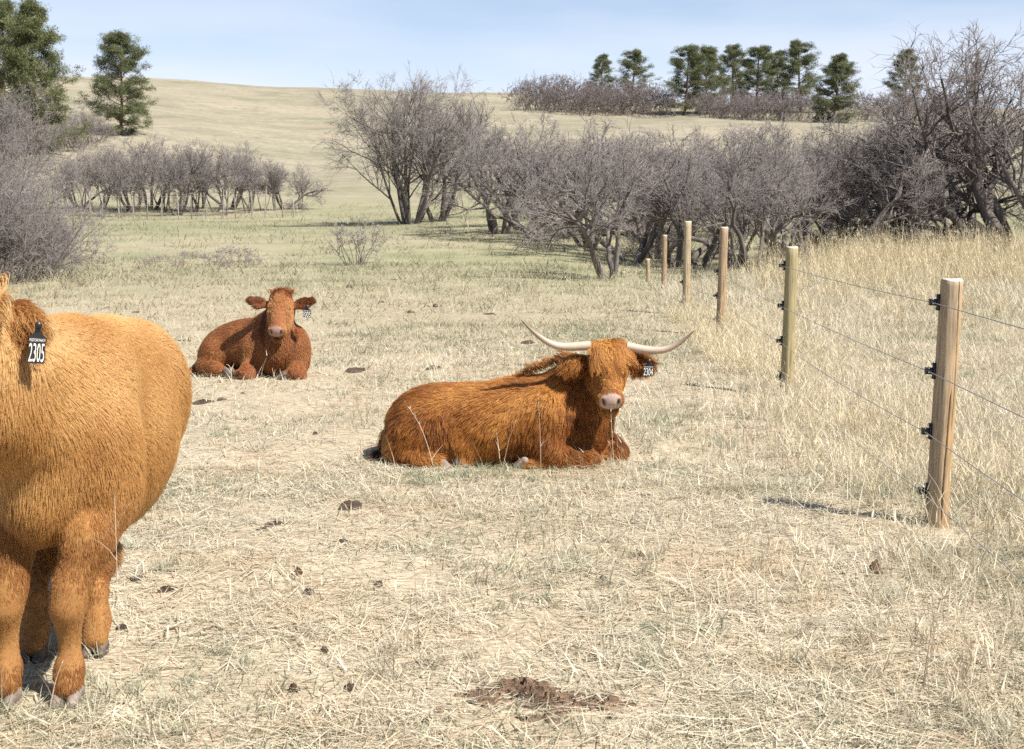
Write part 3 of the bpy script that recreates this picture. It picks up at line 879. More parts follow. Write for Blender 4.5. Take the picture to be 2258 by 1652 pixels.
PINES = [pine_meshes('pine_a', 61, 0.40, 0.08, 95, 3, 0.55), pine_meshes('pine_b', 62, 0.34, 0.02, 110, 3, 0.6), pine_meshes('pine_c', 63, 0.38, 0.10, 64, 3, 0.6),
         pine_meshes('pine_d', 64, 0.32, 0.16, 54, 3, 0.7)]
plant('pine_tree', PINES[1], 92, 124, 22, 'largest dark green pine with crown to the ground, near the left edge', 'tree', None, 0.95, 0.5)
plant('pine_tree', PINES[0], 22, 132, 12, 'tall pine cut by the left edge, behind the largest pine', 'tree', None, 0.85, 1.5)
plant('pine_tree', PINES[0], 279, 143, 80, 'lone pine with open layered crown on the slope right of the largest pine', 'tree', None, 1.0, 2.2)
for u, Y, vt, k, w_, lb in [
        (1323, 262, 124, 3, 1.15, 'smallest far pine with a bare pale trunk, leftmost on the far hill'),
        (1387, 268, 116, 2, 1.25, 'far pine second from the left on the skyline, standing in the brush'),
        (1503, 246, 108, 2, 1.3, 'far pine at the left end of the skyline row, with bare lower trunk'),
        (1553, 250, 110, 0, 1.05, 'broad far pine second in the skyline row, touching the first'),
        (1607, 268, 103, 3, 1.3, 'slender far pine third in the skyline row'),
        (1657, 258, 110, 2, 1.45, 'wide flat-topped far pine in the middle of the skyline row'),
        (1703, 280, 116, 3, 1.1, 'pale thin far pine standing behind the middle of the skyline row'),
        (1756, 256, 98, 2, 1.25, 'tallest far pine near the right end of the skyline row'),
        (1827, 224, 128, 1, 1.25, 'dense dark pine standing lower on the far hill, nearest of the far pines'),
        (1980, 262, 113, 3, 1.3, 'far pine half hidden by the tallest bare oak at the right')]:
    plant('pine_tree', PINES[k], u, Y, vt, lb, 'tree', 'pines on the far hill', w_)

# ------------------------------------------------------------------ wire fence
def wood_material(name, base, warm, moss=None):
    w = NT(name)
    p = w.obj()
    mpn = w.n('ShaderNodeMapping', {'Vector': p, 'Scale': (1, 1, 0.06)})
    grain = w.noise(mpn.outputs[0], 90, 5, 0.6, 0.3)
    blot = w.noise(p, 5, 4, 0.55)
    sx = w.n('ShaderNodeSeparateXYZ', {0: p})
    side = w.rng(w.math('ADD', w.math('MULTIPLY', sx.outputs[0], 9.0), w.math('ADD', w.math('MULTIPLY', blot, 0.9), w.math('MULTIPLY', sx.outputs[2], -0.45))), -0.1, 0.75)
    c = w.mix(side, base, warm)
    c = w.mix(w.rng(grain, 0.45, 0.66, 0, 0.75), c, tuple(0.42 * x for x in base))
    c = w.mix(w.rng(w.noise(w.n('ShaderNodeMapping', {'Vector': p, 'Scale': (1, 1, 0.2)}).outputs[0], 16, 4, 0.6), 0.5, 0.7, 0, 0.5), c, tuple(0.55 * x for x in base))
    if moss:
        c = w.mix(w.rng(w.noise(p, 7, 5, 0.6), 0.4, 0.6, 0, 0.7), c, moss)
    knot = w.n('ShaderNodeTexVoronoi', {'Vector': w.n('ShaderNodeMapping', {'Vector': p, 'Scale': (1, 1, 0.5)}).outputs[0], 'Scale': 7.0})
    c = w.mix(w.rng(knot.outputs['Distance'], 0.05, 0.10, 0.8, 0.0), c, (0.09, 0.05, 0.03))
    return w.surf(c, 0.85, 0.15, w.bump(grain, 0.5, 0.006))

M_wood = [wood_material('post_wood', (0.40, 0.315, 0.215), (0.43, 0.265, 0.12)), wood_material('post_wood_mossy', (0.36, 0.30, 0.19), (0.40, 0.29, 0.15), (0.30, 0.27, 0.13)),
          wood_material('post_wood_orange', (0.37, 0.275, 0.18), (0.41, 0.27, 0.14)), wood_material('post_wood_pale', (0.44, 0.36, 0.24), (0.42, 0.31, 0.18))]
w_ = NT('post_end_grain')
M_end = w_.surf(w_.mix(w_.rng(w_.noise(w_.obj(), 40, 4), 0.35, 0.7), (0.50, 0.43, 0.34), (0.66, 0.60, 0.52)), 0.9, 0.1)
w_ = NT('black_plastic'); M_black = w_.surf((0.018, 0.018, 0.02), 0.35, 0.5)
w_ = NT('zinc_nail'); M_zinc = w_.surf((0.6, 0.6, 0.6), 0.35, 0.5, Metallic=1.0)
w_ = NT('fence_wire'); M_wire = w_.surf(w_.mix(w_.noise(w_.pos(), 14, 3), (0.18, 0.185, 0.19), (0.30, 0.305, 0.31)), 0.55, 0.4, Metallic=0.3)

def post_mesh(name, r, h, mat, seed, seg=36, rings=34, crack=True):
    g = np.random.default_rng(seed)
    z = np.linspace(-0.35, h, rings)
    th = np.arange(seg) / seg * 2 * np.pi
    T, Z = np.meshgrid(th, z)
    R_ = r * (1.05 - 0.06 * Z / h) * (1 + 0.03 * np.sin(T * 2 + seed) + 0.018 * np.sin(3 * T + Z * 2) + 0.012 * np.sin(7 * T + 3 * Z))
    if crack:                                   # drying splits, cut into the face turned to the camera
        for c0, z0, z1, dp in ((-1.05, 0.38 * h, 1.05 * h, 0.022), (-1.45, 0.02, 0.56 * h, 0.024), (-0.2, 0.1 * h, 0.8 * h, 0.018)):
            a = c0 + 0.10 * np.sin(Z * 5 + seed)
            dd = np.abs((T - a + np.pi) % (2 * np.pi) - np.pi)
            R_ -= dp * np.clip(1 - dd / 0.075, 0, 1) * np.clip((Z - z0) / 0.1, 0, 1) * np.clip((z1 - Z) / 0.1, 0, 1)
    V = np.stack([R_ * np.cos(T), R_ * np.sin(T), Z], -1).reshape(-1, 3)
    top = V[-seg:].copy(); top[:, 2] += 0.004 * np.sin(th * 2 + 1); V[-seg:] = top
    inner = top * np.array([0.9, 0.9, 1]); inner[:, 2] += 0.006
    V = np.vstack([V, inner, [[0, 0, h + 0.008]]])
    k = np.arange(rings)[:, None] * seg
    s = np.arange(seg)[None, :]; s2 = (s + 1) % seg
    q = np.stack([k + s, k + s2, k + s2 + seg, k + s + seg], -1).reshape(-1, 4)
    s = np.arange(seg); cap = np.stack([rings * seg + s, rings * seg + (s + 1) % seg, np.full(seg, (rings + 1) * seg)], -1)
    me = np_mesh(name, V, [q, cap], mat, True)
    me.materials.append(M_end)
    idx = np.zeros(len(me.polygons), np.int32); idx[(rings - 1) * seg:] = 1
    me.polygons.foreach_set('material_index', idx)
    return me

def box(c, s, rz=0.0):
    v = np.array([[x, y, z] for x in (-.5, .5) for y in (-.5, .5) for z in (-.5, .5)]) * np.array(s)
    ca, sa = math.cos(rz), math.sin(rz)
    v = np.stack([v[:, 0] * ca - v[:, 1] * sa, v[:, 0] * sa + v[:, 1] * ca, v[:, 2]], -1) + np.array(c)
    q = np.array([[0, 1, 3, 2], [4, 6, 7, 5], [0, 4, 5, 1], [2, 3, 7, 6], [0, 2, 6, 4], [1, 5, 7, 3]])
    return v, q, np.zeros((0, 3), int)

def disc_tube(a, b, r, sides=10):
    pts = np.array([[a, b]], float)
    v, q, t = tubes(pts, np.array([[r, r]]), sides)
    n = len(v)
    v = np.vstack([v, [a], [b]])
    s = np.arange(sides)
    t = np.vstack([np.stack([(s + 1) % sides, s, np.full(sides, n)], -1), np.stack([sides + s, sides + (s + 1) % sides, np.full(sides, n + 1)], -1)])
    return v, q, t

def insulator_mesh():
    """plate nailed to the post with a two-jawed hook that grips the wire; points along -X"""
    parts = [box((-0.006, 0, 0), (0.012, 0.026, 0.085)), box((-0.022, 0, 0), (0.022, 0.022, 0.034)), box((-0.038, 0, 0.011), (0.014, 0.034, 0.012)),
             box((-0.038, 0, -0.011), (0.014, 0.034, 0.012)), box((-0.047, 0, 0.0), (0.008, 0.030, 0.034))]
    nb = len(parts)
    nails = [disc_tube((-0.012, 0, 0.036), (-0.022, 0, 0.036), 0.006, 8), disc_tube((-0.012, 0, -0.036), (-0.022, 0, -0.036), 0.006, 8)]
    v, f = join(parts + nails)
    me = np_mesh('insulator', v, f, M_black)
    me.materials.append(M_zinc)
    idx = np.zeros(len(me.polygons), np.int32)
    nq = nb * 6
    idx[nq:nq + 16] = 1; idx[nq + 16:] = 1
    me.polygons.foreach_set('material_index', idx)
    return me

def build_fence():
    root = empty('wire_fence', (0, 0, 0))
    tag(root, 'four-wire fence of round wooden posts running from the right foreground to the oaks', 'fence')
    spots = []
    for (u, v) in ((2065, 1160), (1734, 874), (1588, 736)):
        p = G(u, v); spots.append((p.x, p.y))
    for u, Y in ((1513, 21.5), (1463, 28.5), (1429, 32.0), (1374, 34.5)):
        spots.append(((u - 1129) / 3000 * Y, Y))
    d0 = Vector((spots[0][0] - spots[1][0], spots[0][1] - spots[1][1]))
    spots = [(spots[0][0] + d0.x, spots[0][1] + d0.y)] + spots
    tops = [None, 618, 546, 502, 489, 519, 572, 600]
    mats = [0, 0, 1, 2, 3, 2, 3, 2]
    labels = ['', 'nearest weathered post with a long drying split and orange right side', 'greenish post second from the camera', 'orange-brown post third from the camera',
              'tall pale post fourth from the camera', 'thin reddish post fifth from the camera', 'short post far down the fence', 'shortest post at the far end of the fence']
    ins_me = insulator_mesh()
    ins_h = (0.185, 0.505, 0.825, 1.185)
    wire_pts = [[] for _ in ins_h]
    for k, (x, y) in enumerate(spots):
        z = hz(x, y)
        if tops[k] is None: h = 1.32
        else: h = P(1129 + 3000 * x / y, tops[k], y).z - z
        po = mesh_obj('post', post_mesh('post_%d' % k, 0.057 if k < 5 else 0.05, h, M_wood[mats[k]], 3 + k, 150 if k == 1 else 40, 60 if k == 1 else 24), root)
        po.location = (x, y, z)
        po.rotation_euler = (0.0, (0.022, 0.022, 0.012, 0.018, 0.006, 0.01, -0.03, 0.02)[k], 0.0)
        if labels[k]: po['label'] = labels[k]
        a = math.atan2(0.042, -1)
        for j, ih in enumerate(ins_h):
            ihh = ih * min(1.0, h / 1.3)
            lean = math.tan(po.rotation_euler.y) * ihh
            if k < 5:
                io = mesh_obj('insulator', ins_me, po)
                io.location = (-0.0565, 0.004, ihh)
            wire_pts[j].append((x - 0.058 - 0.036 + lean, y, z + ihh))
    for j, pl in enumerate(wire_pts):
        pts = []
        for a, b in zip(pl[:-1], pl[1:]):
            for t in np.linspace(0, 1, 9)[:-1]:
                q = np.array(a) * (1 - t) + np.array(b) * t
                q[2] -= 0.03 * 4 * t * (1 - t) * (0.4 if j > 1 else 1)
                pts.append(q)
        pts.append(np.array(pl[-1]))
        pts = np.array([pts])
        v, q, t = tubes(pts, np.full(pts.shape[:2], 0.0023), 6)
        mesh_obj('wire', np_mesh('wire', v, [q, t] if len(t) else q, M_wire, True), root)
build_fence()

def build_far_fence():
    root = empty('wire_fence', (0, 0, 0))
    tag(root, 'faint pale wire fence with thin posts in front of the oak row on the left', 'fence')
    w_ = NT('pale_fence'); M_pale = w_.surf((0.30, 0.265, 0.235), 0.8, 0.1)
    pv, pf = join([tubes(np.array([[[0, 0, -0.2], [0, 0, 0.6], [0, 0, 1.0]]]), np.array([[0.036, 0.034, 0.03]]), 8, True)])
    pme = np_mesh('far_post', pv, pf, M_pale)
    line = []
    for i, u in enumerate([205, 231, 268, 301, 330, 361, 399, 428, 459, 497, 524, 560, 588, 627, 652]):
        Y = 71.5 + 0.25 * math.sin(i * 2.1)
        x = (u - 1129) / 3000 * Y
        o = mesh_obj('post', pme, root)
        hh = (1.35 if i % 3 else 1.62) + 0.12 * math.sin(i * 5.3)
        o.rotation_euler = (0.03 * math.sin(i * 3.1), 0.06 * math.sin(i * 1.7), 0)
        o.location = (x, Y, hz(x, Y)); o.scale = (1, 1, hh)
        line.append((x, Y, hz(x, Y)))
    for h in (0.35, 0.75, 1.2):
        pts = np.array([[(x, y - 0.06, z + h) for x, y, z in line]])
        v, q, t = tubes(pts, np.full(pts.shape[:2], 0.009), 4)
        mesh_obj('wire', np_mesh('far_wire', v, q, M_pale), root)
build_far_fence()
# ------------------------------------------------------------------ cattle
class Field:
    """smooth union of rounded shapes on a grid, meshed with surface nets"""
    def __init__(self, lo, hi, h):
        self.lo = np.array(lo, float); self.h = h
        self.n = np.ceil((np.array(hi, float) - self.lo) / h).astype(int) + 1
        self.F = np.full(self.n, 1.0, np.float32)
    def _sub(self, lo, hi):
        i0 = np.clip(np.floor((np.array(lo) - self.lo) / self.h).astype(int), 0, self.n)
        i1 = np.clip(np.ceil((np.array(hi) - self.lo) / self.h).astype(int) + 1, 0, self.n)
        sl = tuple(slice(a, b) for a, b in zip(i0, i1))
        ax = [self.lo[k] + self.h * np.arange(i0[k], i1[k]) for k in range(3)]
        g = np.stack(np.meshgrid(*ax, indexing='ij'), -1)
        return sl, g
    def _merge(self, sl, d, k, cut=False):
        F = self.F[sl]; d = d.astype(np.float32)
        if cut:
            a = F; b = -d
            hh = np.maximum(k - np.abs(a - b), 0) / k
            self.F[sl] = np.maximum(a, b) + hh * hh * k * 0.25
        else:
            hh = np.maximum(k - np.abs(F - d), 0) / k
            self.F[sl] = np.minimum(F, d) - hh * hh * k * 0.25
    def cone(self, a, b, ra, rb, k=0.06, flat=None):
        """tapered capsule; flat = (axis, factor) squashes the section along an axis"""
        a = np.array(a, float); b = np.array(b, float)
        m = max(ra, rb) + k + 3 * self.h
        sl, g = self._sub(np.minimum(a, b) - m, np.maximum(a, b) + m)
        p = g - a; ab = b - a
        if flat is not None:
            ax = np.array(flat[0], float); ax /= np.linalg.norm(ax)
            p = p + (p @ ax)[..., None] * ax * (1 / flat[1] - 1)
            ab = ab + (ab @ ax) * ax * (1 / flat[1] - 1)
        t = np.clip((p @ ab) / (ab @ ab), 0, 1)
        d = np.linalg.norm(p - t[..., None] * ab, axis=-1) - (ra + (rb - ra) * t)
        self._merge(sl, d, k)
    def chain(self, pts, k=0.05):
        for (a, ra), (b, rb) in zip(pts[:-1], pts[1:]): self.cone(a, b, ra, rb, k)
    def ell(self, c, r, axes=None, k=0.08, cut=False):
        c = np.array(c, float); r = np.array(r, float)
        A = np.eye(3) if axes is None else np.array(axes, float)
        m = (np.abs(A) * r[:, None]).sum(0) + k + 3 * self.h
        sl, g = self._sub(c - m, c + m)
        p = (g - c) @ A.T
        k0 = np.linalg.norm(p / r, axis=-1) + 1e-9; k1 = np.linalg.norm(p / (r * r), axis=-1) + 1e-9
        self._merge(sl, k0 * (k0 - 1) / k1, k, cut)
    def mesh(self, smooth=3):
        F = self.F; S = F < 0
        nx, ny, nz = F.shape
        cnt = np.zeros((nx - 1, ny - 1, nz - 1), np.int8)
        for dx in (0, 1):
            for dy in (0, 1):
                for dz in (0, 1):
                    cnt += S[dx:nx - 1 + dx, dy:ny - 1 + dy, dz:nz - 1 + dz]
        act = (cnt > 0) & (cnt < 8)
        I = np.argwhere(act)
        idx = np.full(act.shape, -1, np.int64); idx[act] = np.arange(len(I))
        acc = np.zeros((len(I), 3)); num = np.zeros(len(I))
        cor = [np.array(c) for c in np.ndindex(2, 2, 2)]
        for a in cor:
            for ax in range(3):
                if a[ax]: continue
                b = a.copy(); b[ax] = 1
                fa = F[tuple((I + a).T)]; fb = F[tuple((I + b).T)]
                x = (fa < 0) != (fb < 0)
                t = np.where(x, fa / np.where(x, fa - fb, 1), 0)
                pos = I + a + t[:, None] * (b - a)
                acc[x] += pos[x]; num[x] += 1
        V = acc / num[:, None] * self.h + self.lo
        Q = []
        for ax in range(3):
            o1, o2 = [(1, 2), (2, 0), (0, 1)][ax]
            sl0 = [slice(1, -1)] * 3; sl0[ax] = slice(0, -1)
            sl1 = [slice(1, -1)] * 3; sl1[ax] = slice(1, None)
            a = S[tuple(sl0)]; b = S[tuple(sl1)]
            e = np.argwhere(a != b)
            off = np.ones(3, int); off[ax] = 0
            e0 = e + off
            flip = a[tuple(e.T)]
            def cell(d1, d2):
                c = e0.copy(); c[:, o1] -= d1; c[:, o2] -= d2
                return idx[tuple(c.T)]
            q = np.stack([cell(1, 1), cell(0, 1), cell(0, 0), cell(1, 0)], -1)
            q[~flip] = q[~flip][:, ::-1]
            Q.append(q)
        Q = np.vstack(Q)
        Q = Q[(Q >= 0).all(1)]
        E = np.vstack([Q[:, [0, 1]], Q[:, [1, 2]], Q[:, [2, 3]], Q[:, [3, 0]]])
        deg = np.bincount(E.ravel(), minlength=len(V)).astype(float)[:, None]
        for _ in range(smooth):
            s = np.zeros_like(V)
            np.add.at(s, E[:, 0], V[E[:, 1]]); np.add.at(s, E[:, 1], V[E[:, 0]])
            V = V * 0.4 + 0.6 * s / np.maximum(deg, 1)
        return V, Q

def vert_normals(V, Q):
    n = np.cross(V[Q[:, 2]] - V[Q[:, 0]], V[Q[:, 3]] - V[Q[:, 1]])
    N = np.zeros_like(V)
    for k in range(4): np.add.at(N, Q[:, k], n)
    return unit(N), np.linalg.norm(n, axis=1) * 0.5

def sines(p, seed, scale):
    """smooth pseudo-noise vector field"""
    g = np.random.default_rng(seed)
    out = np.zeros((len(p), 3))
    for i in range(7):
        k = g.normal(0, 1, 3) * scale * (1 + 0.5 * i)
        out += np.sin(p @ k + g.random() * 6.28)[:, None] * unit(g.normal(0, 1, 3)) / (1 + 0.4 * i)
    return out

def hide_material(name, base, nose=(0.47, 0.335, 0.275)):
    w = NT(name)
    nzv = w.noise(w.pos(), 40, 4)
    c = w.mix(nzv, tuple(0.55 * x for x in base), base)
    skin = w.mix(w.rng(w.noise(w.pos(), 70, 3), 0.3, 0.7), tuple(0.75 * x for x in nose), nose)
    c = w.mix(w.attr('nose').outputs['Fac'], c, skin)
    c = w.mix(w.attr('dark').outputs['Fac'], c, (0.035, 0.018, 0.012))
    ro = w.rng(w.attr('nose').outputs['Fac'], 0, 1, 0.85, 0.42)
    return w.surf(c, ro, 0.35, w.bump(nzv, 0.3, 0.004))

def fur_material(name, dark, mid, light, root=0.65):
    w = NT(name)
    tint = w.attr('tint').outputs['Fac']
    hi = w.n('ShaderNodeHairInfo')
    c = w.mix(w.rng(tint, 0.0, 0.5), dark, mid)
    c = w.mix(w.rng(tint, 0.5, 1.0), c, light)
    c = w.mix(w.rng(hi.outputs['Intercept'], 0.0, 0.65, root, 0.0), c, tuple(0.7 * x for x in dark))  # root-to-tip colour, roots deepened to paint shade into the coat
    h = w.n('ShaderNodeBsdfHairPrincipled', parametrization='COLOR')
    h.model = 'CHIANG'
    w.put(h, 'Color', c); w.put(h, 'Roughness', 0.45); w.put(h, 'Radial Roughness', 0.6); w.put(h, 'Coat', 0.0); w.put(h, 'Random Roughness', 0.2)
    d = w.n('ShaderNodeBsdfDiffuse', {'Color': c})
    mx = w.n('ShaderNodeMixShader', {0: 0.68, 1: h.outputs[0], 2: d.outputs[0]})
    w.t.links.new(mx.outputs[0], w.out.inputs['Surface'])
    return w.m

def sample_surface(V, Q, N, area, n, g, weight=None):
    a = area if weight is None else area * weight
    cdf = np.cumsum(a); cdf /= cdf[-1]
    f = np.searchsorted(cdf, g.random(n))
    uu, vv = g.random(n)[:, None], g.random(n)[:, None]
    q = Q[f]
    w = [(1 - uu) * (1 - vv), uu * (1 - vv), uu * vv, (1 - uu) * vv]
    p = sum(w[k] * V[q[:, k]] for k in range(4)); nn = unit(sum(w[k] * N[q[:, k]] for k in range(4)))
    return p, nn

def strands(p, nn, comb, length, g, lift=0.5, sag=0.35, K=5, curl=0.0, seed=1, tuftn=0.45, tscale=14.0):
    comb = comb - (comb * nn).sum(1, keepdims=True) * nn
    dz = np.array([0, 0, -1.0]) + nn * nn[:, 2:3]
    comb = comb + dz * np.clip(0.6 - np.linalg.norm(comb, axis=1, keepdims=True), 0, 1)
    comb = comb + sines(p, seed, tscale) * tuftn * 0.35 + sines(p, seed + 5, tscale * 3) * tuftn * 0.2 + g.normal(0, 0.13, p.shape)
    comb = unit(comb - (comb * nn).sum(1, keepdims=True) * nn)
    lift = lift + 0.22 * np.clip(0.04 - length, 0, 0.04)[:, None] / 0.04 + np.abs(g.normal(0, 0.12, (len(p), 1)))
    pts = np.zeros((len(p), K + 1, 3)); pts[:, 0] = p - nn * 0.0015
    ph = sines(p, seed + 9, tscale * 2)[:, :1] * 3
    sidev = np.cross(comb, nn)
    for k in range(K):
        t = (k + 0.5) / K
        d = comb * (0.55 + 0.45 * t) + nn * lift * (1 - 0.55 * t) + np.array([0, 0, -1.0]) * sag * t * t
        if curl: d = d + sidev * (curl * np.sin(ph + t * 5.0))
        pts[:, k + 1] = pts[:, k] + unit(d) * (length / K)[:, None]
    return pts

def clump(pts, m, amount, g):
    """draw strand ends together into locks"""
    from mathutils.kdtree import KDTree
    c = g.choice(len(pts), m, replace=False)
    kd = KDTree(m)
    for i, j in enumerate(c): kd.insert(pts[j, 0], i)
    kd.balance()
    near = np.array([kd.find(q)[1] for q in pts[:, 0]])
    K = pts.shape[1]
    t = np.linspace(0, 1, K) ** 1.3
    guide = pts[c[near]]
    same = np.linalg.norm(guide[:, 0] - pts[:, 0], axis=1)
    a = amount * np.clip(1.4 - same / 0.05, 0.2, 1)
    return pts + (guide - pts) * (t[None, :, None] * a[:, None, None]), near

def make_fur(name, pts, radius, tint, mat, parent):
    n, K, _ = pts.shape
    cu = bpy.data.hair_curves.new(name)
    cu.add_curves([K] * n)
    cu.attributes['position'].data.foreach_set('vector', pts.astype(np.float32).ravel()) if 'position' in cu.attributes else cu.position_data.foreach_set('vector', pts.astype(np.float32).ravel())
    t = np.linspace(0, 1, K)
    r = (radius[:, None] * (1 - 0.8 * t ** 1.5)).astype(np.float32)
    ra = cu.attributes.get('radius') or cu.attributes.new('radius', 'FLOAT', 'POINT')
    ra.data.foreach_set('value', r.ravel())
    ta = cu.attributes.new('tint', 'FLOAT', 'CURVE')
    ta.data.foreach_set('value', tint.astype(np.float32))
    cu.materials.append(mat)
    o = bpy.data.objects.new(name, cu)
    link(o, parent)
    return o

class Head:
    """head frame: s to its left as seen from the front's right, t down the face, n out of the forehead"""
    def __init__(self, poll, t, n, size=0.43):
        self.o = np.array(poll, float)
        self.t = unit(np.array(t, float)); n = np.array(n, float)
        self.n = unit(n - (n @ self.t) * self.t)
        self.s = np.cross(self.n, self.t)
        if self.s[0] < 0: self.s = -self.s
        self.k = size / 0.46
    def at(self, s, t, n):
        return self.o + self.k * (s * self.s + t * self.t + n * self.n)
    def loc(self, p):
        d = p - self.o
        return np.stack([d @ self.s, d @ self.t, d @ self.n], -1) / self.k
    @property
    def axes(self): return np.array([self.s, self.t, self.n])

def add_head(F, H, wide=1.0):
    k = H.k
    A = H.axes
    F.ell(H.at(0, 0.055, -0.03), np.array([0.125 * wide, 0.115, 0.11]) * k, A, 0.05)
    F.ell(H.at(0, 0.14, -0.035), np.array([0.122 * wide, 0.12, 0.10]) * k, A, 0.05)
    F.cone(H.at(0, 0.14, -0.03), H.at(0, 0.37, -0.015), 0.098 * k, 0.070 * k, 0.04)
    F.cone(H.at(0, 0.16, -0.12), H.at(0, 0.37, -0.065), 0.085 * k, 0.055 * k, 0.05)
    for s in (-1, 1):
        F.ell(H.at(s * 0.07, 0.17, -0.09), np.array([0.05, 0.11, 0.09]) * k, A, 0.05)
        F.ell(H.at(s * 0.090 * wide, 0.132, 0.024), np.array([0.036, 0.024, 0.03]) * k, A, 0.025)     # brow
        F.ell(H.at(s * 0.094 * wide, 0.192, 0.010), np.array([0.026, 0.018, 0.026]) * k, A, 0.02)      # lower lid
        F.ell(H.at(s * 0.050, 0.405, 0.0), np.array([0.042, 0.042, 0.048]) * k, A, 0.03)            # nostril wings
    F.ell(H.at(0, 0.40, -0.02), np.array([0.086, 0.062, 0.062]) * k, A, 0.03)
    F.ell(H.at(0, 0.445, -0.088), np.array([0.066, 0.046, 0.044]) * k, A, 0.010)                       # lower lip
    F.ell(H.at(0, 0.30, 0.02), np.array([0.045, 0.10, 0.045]) * k, A, 0.05)                          # bridge of the nose
    for s in (-1, 1):
        F.ell(H.at(s * 0.053, 0.443, 0.028), np.array([0.013, 0.024, 0.024]) * k, A, 0.008, True)    # nostrils
    F.ell(H.at(0, 0.465, -0.056), np.array([0.095, 0.030, 0.008]) * k, A, 0.010, True)               # mouth line

def face_masks(V, H):
    q = H.loc(V)
    s, t, n = q[:, 0], q[:, 1], q[:, 2]
    nose = np.clip((t + 0.55 * n - 0.412 - 2.0 * s * s) / 0.012, 0, 1) * np.clip((0.082 - np.abs(s)) / 0.014, 0, 1) * np.clip((n + 0.045 - 2.0 * s * s) / 0.012, 0, 1)
    dark = np.zeros(len(V))
    for sg in (-1, 1):
        ss = (s - sg * 0.052) - sg * 0.3 * (n - 0.03)
        d = np.sqrt((ss / 0.0135) ** 2 + ((t - 0.440) / 0.06) ** 2 + ((n - 0.026) / 0.026) ** 2)
        dark = np.maximum(dark, np.clip((1.05 - d) / 0.3, 0, 1) * 0.97)
    mouth = np.clip(1.3 - np.abs(n + 0.058 + 5.0 * s * s) / 0.010, 0, 1) * (t > 0.36) * (np.abs(s) < 0.088)
    return nose, np.maximum(dark, mouth * 0.85)

M_eye = NT('eye').surf((0.012, 0.008, 0.006), 0.08, 0.6)
w_ = NT('hoof_horn')
M_hoof = w_.surf(w_.mix(w_.rng(w_.noise(w_.pos(), 30, 4), 0.3, 0.7), (0.06, 0.046, 0.038), (0.15, 0.115, 0.092)), 0.7, 0.2)
w_ = NT('pale_hoof')
M_hoof_pale = w_.surf(w_.mix(w_.rng(w_.noise(w_.pos(), 30, 4), 0.3, 0.7), (0.13, 0.10, 0.082), (0.27, 0.215, 0.18)), 0.7, 0.2)
w_ = NT('horn')
_al = w_.attr('along').outputs['Fac']
_hc = w_.mix(w_.rng(_al, 0.45, 0.95), (0.47, 0.375, 0.285), (0.14, 0.095, 0.068))
_hc = w_.mix(w_.rng(w_.noise(w_.pos(), 35, 4, 0.6), 0.45, 0.75, 0, 0.35), _hc, (0.38, 0.27, 0.19))
M_horn = w_.surf(_hc, 0.38, 0.4, w_.bump(w_.noise(w_.pos(), 60, 3), 0.2, 0.003))

def eye_obj(H, s, parent, r=0.018):
    m = bpy.data.meshes.new('eye')
    th, ph = np.meshgrid(np.arange(14) / 14 * 6.2832, np.linspace(0.05, 3.09, 9))
    V = np.stack([np.sin(ph) * np.cos(th), np.sin(ph) * np.sin(th), np.cos(ph)], -1).reshape(-1, 3) * r * H.k
    a = np.arange(8)[:, None] * 14 + np.arange(14); b = np.arange(8)[:, None] * 14 + (np.arange(14) + 1) % 14
    q = np.stack([a, b, b + 14, a + 14], -1).reshape(-1, 4)
    c = H.at(s * 0.107, 0.160, 0.014)
    return mesh_obj('eye', np_mesh('eye', V + c, q, M_eye, True), parent)

def horn_obj(pts, radii, parent):
    pts = np.array(pts, float)
    t0 = np.linspace(0, 1, len(pts)); t = np.linspace(0, 1, 30)
    sp = np.stack([np.interp(t, t0, pts[:, k]) for k in range(3)], -1)
    for _ in range(10): sp[1:-1] = 0.25 * sp[:-2] + 0.5 * sp[1:-1] + 0.25 * sp[2:]
    r = np.interp(t, np.linspace(0, 1, len(radii)), radii)
    v, q, tr = tubes(sp[None], r[None], 14, True)
    al = np.concatenate([np.repeat(t[:-1], 14), [1.0]])
    return mesh_obj('horn', np_mesh('horn', v, [q, tr], M_horn, True, attrs={'along': al}), parent)

def hoof_obj(c, fwd, parent, mat, size=1.0, tilt=0.0):
    """a cloven hoof: two claws side by side, toe towards fwd"""
    f = unit(np.array(fwd, float)); up = np.array([0, 0, 1.0]); f = unit(f - 0 * up)
    sd = unit(np.cross(f, up)); c = np.array(c, float)
    F = Field(c - 0.12 * size, c + 0.12 * size, 0.006 * size)
    for s in (-1, 1):
        o = c + sd * 0.029 * s * size
        F.cone(o - f * 0.018 * size + up * 0.030 * size, o + f * 0.045 * size + up * 0.002 * size, 0.034 * size, 0.019 * size, 0.006)
        F.cone(o - f * 0.015 * size - up * 0.005 * size, o + f * 0.040 * size - up * 0.004 * size, 0.031 * size, 0.019 * size, 0.006)
    V, Q = F.mesh(1)
    return mesh_obj('hoof', np_mesh('hoof', V, Q, mat, True), parent)

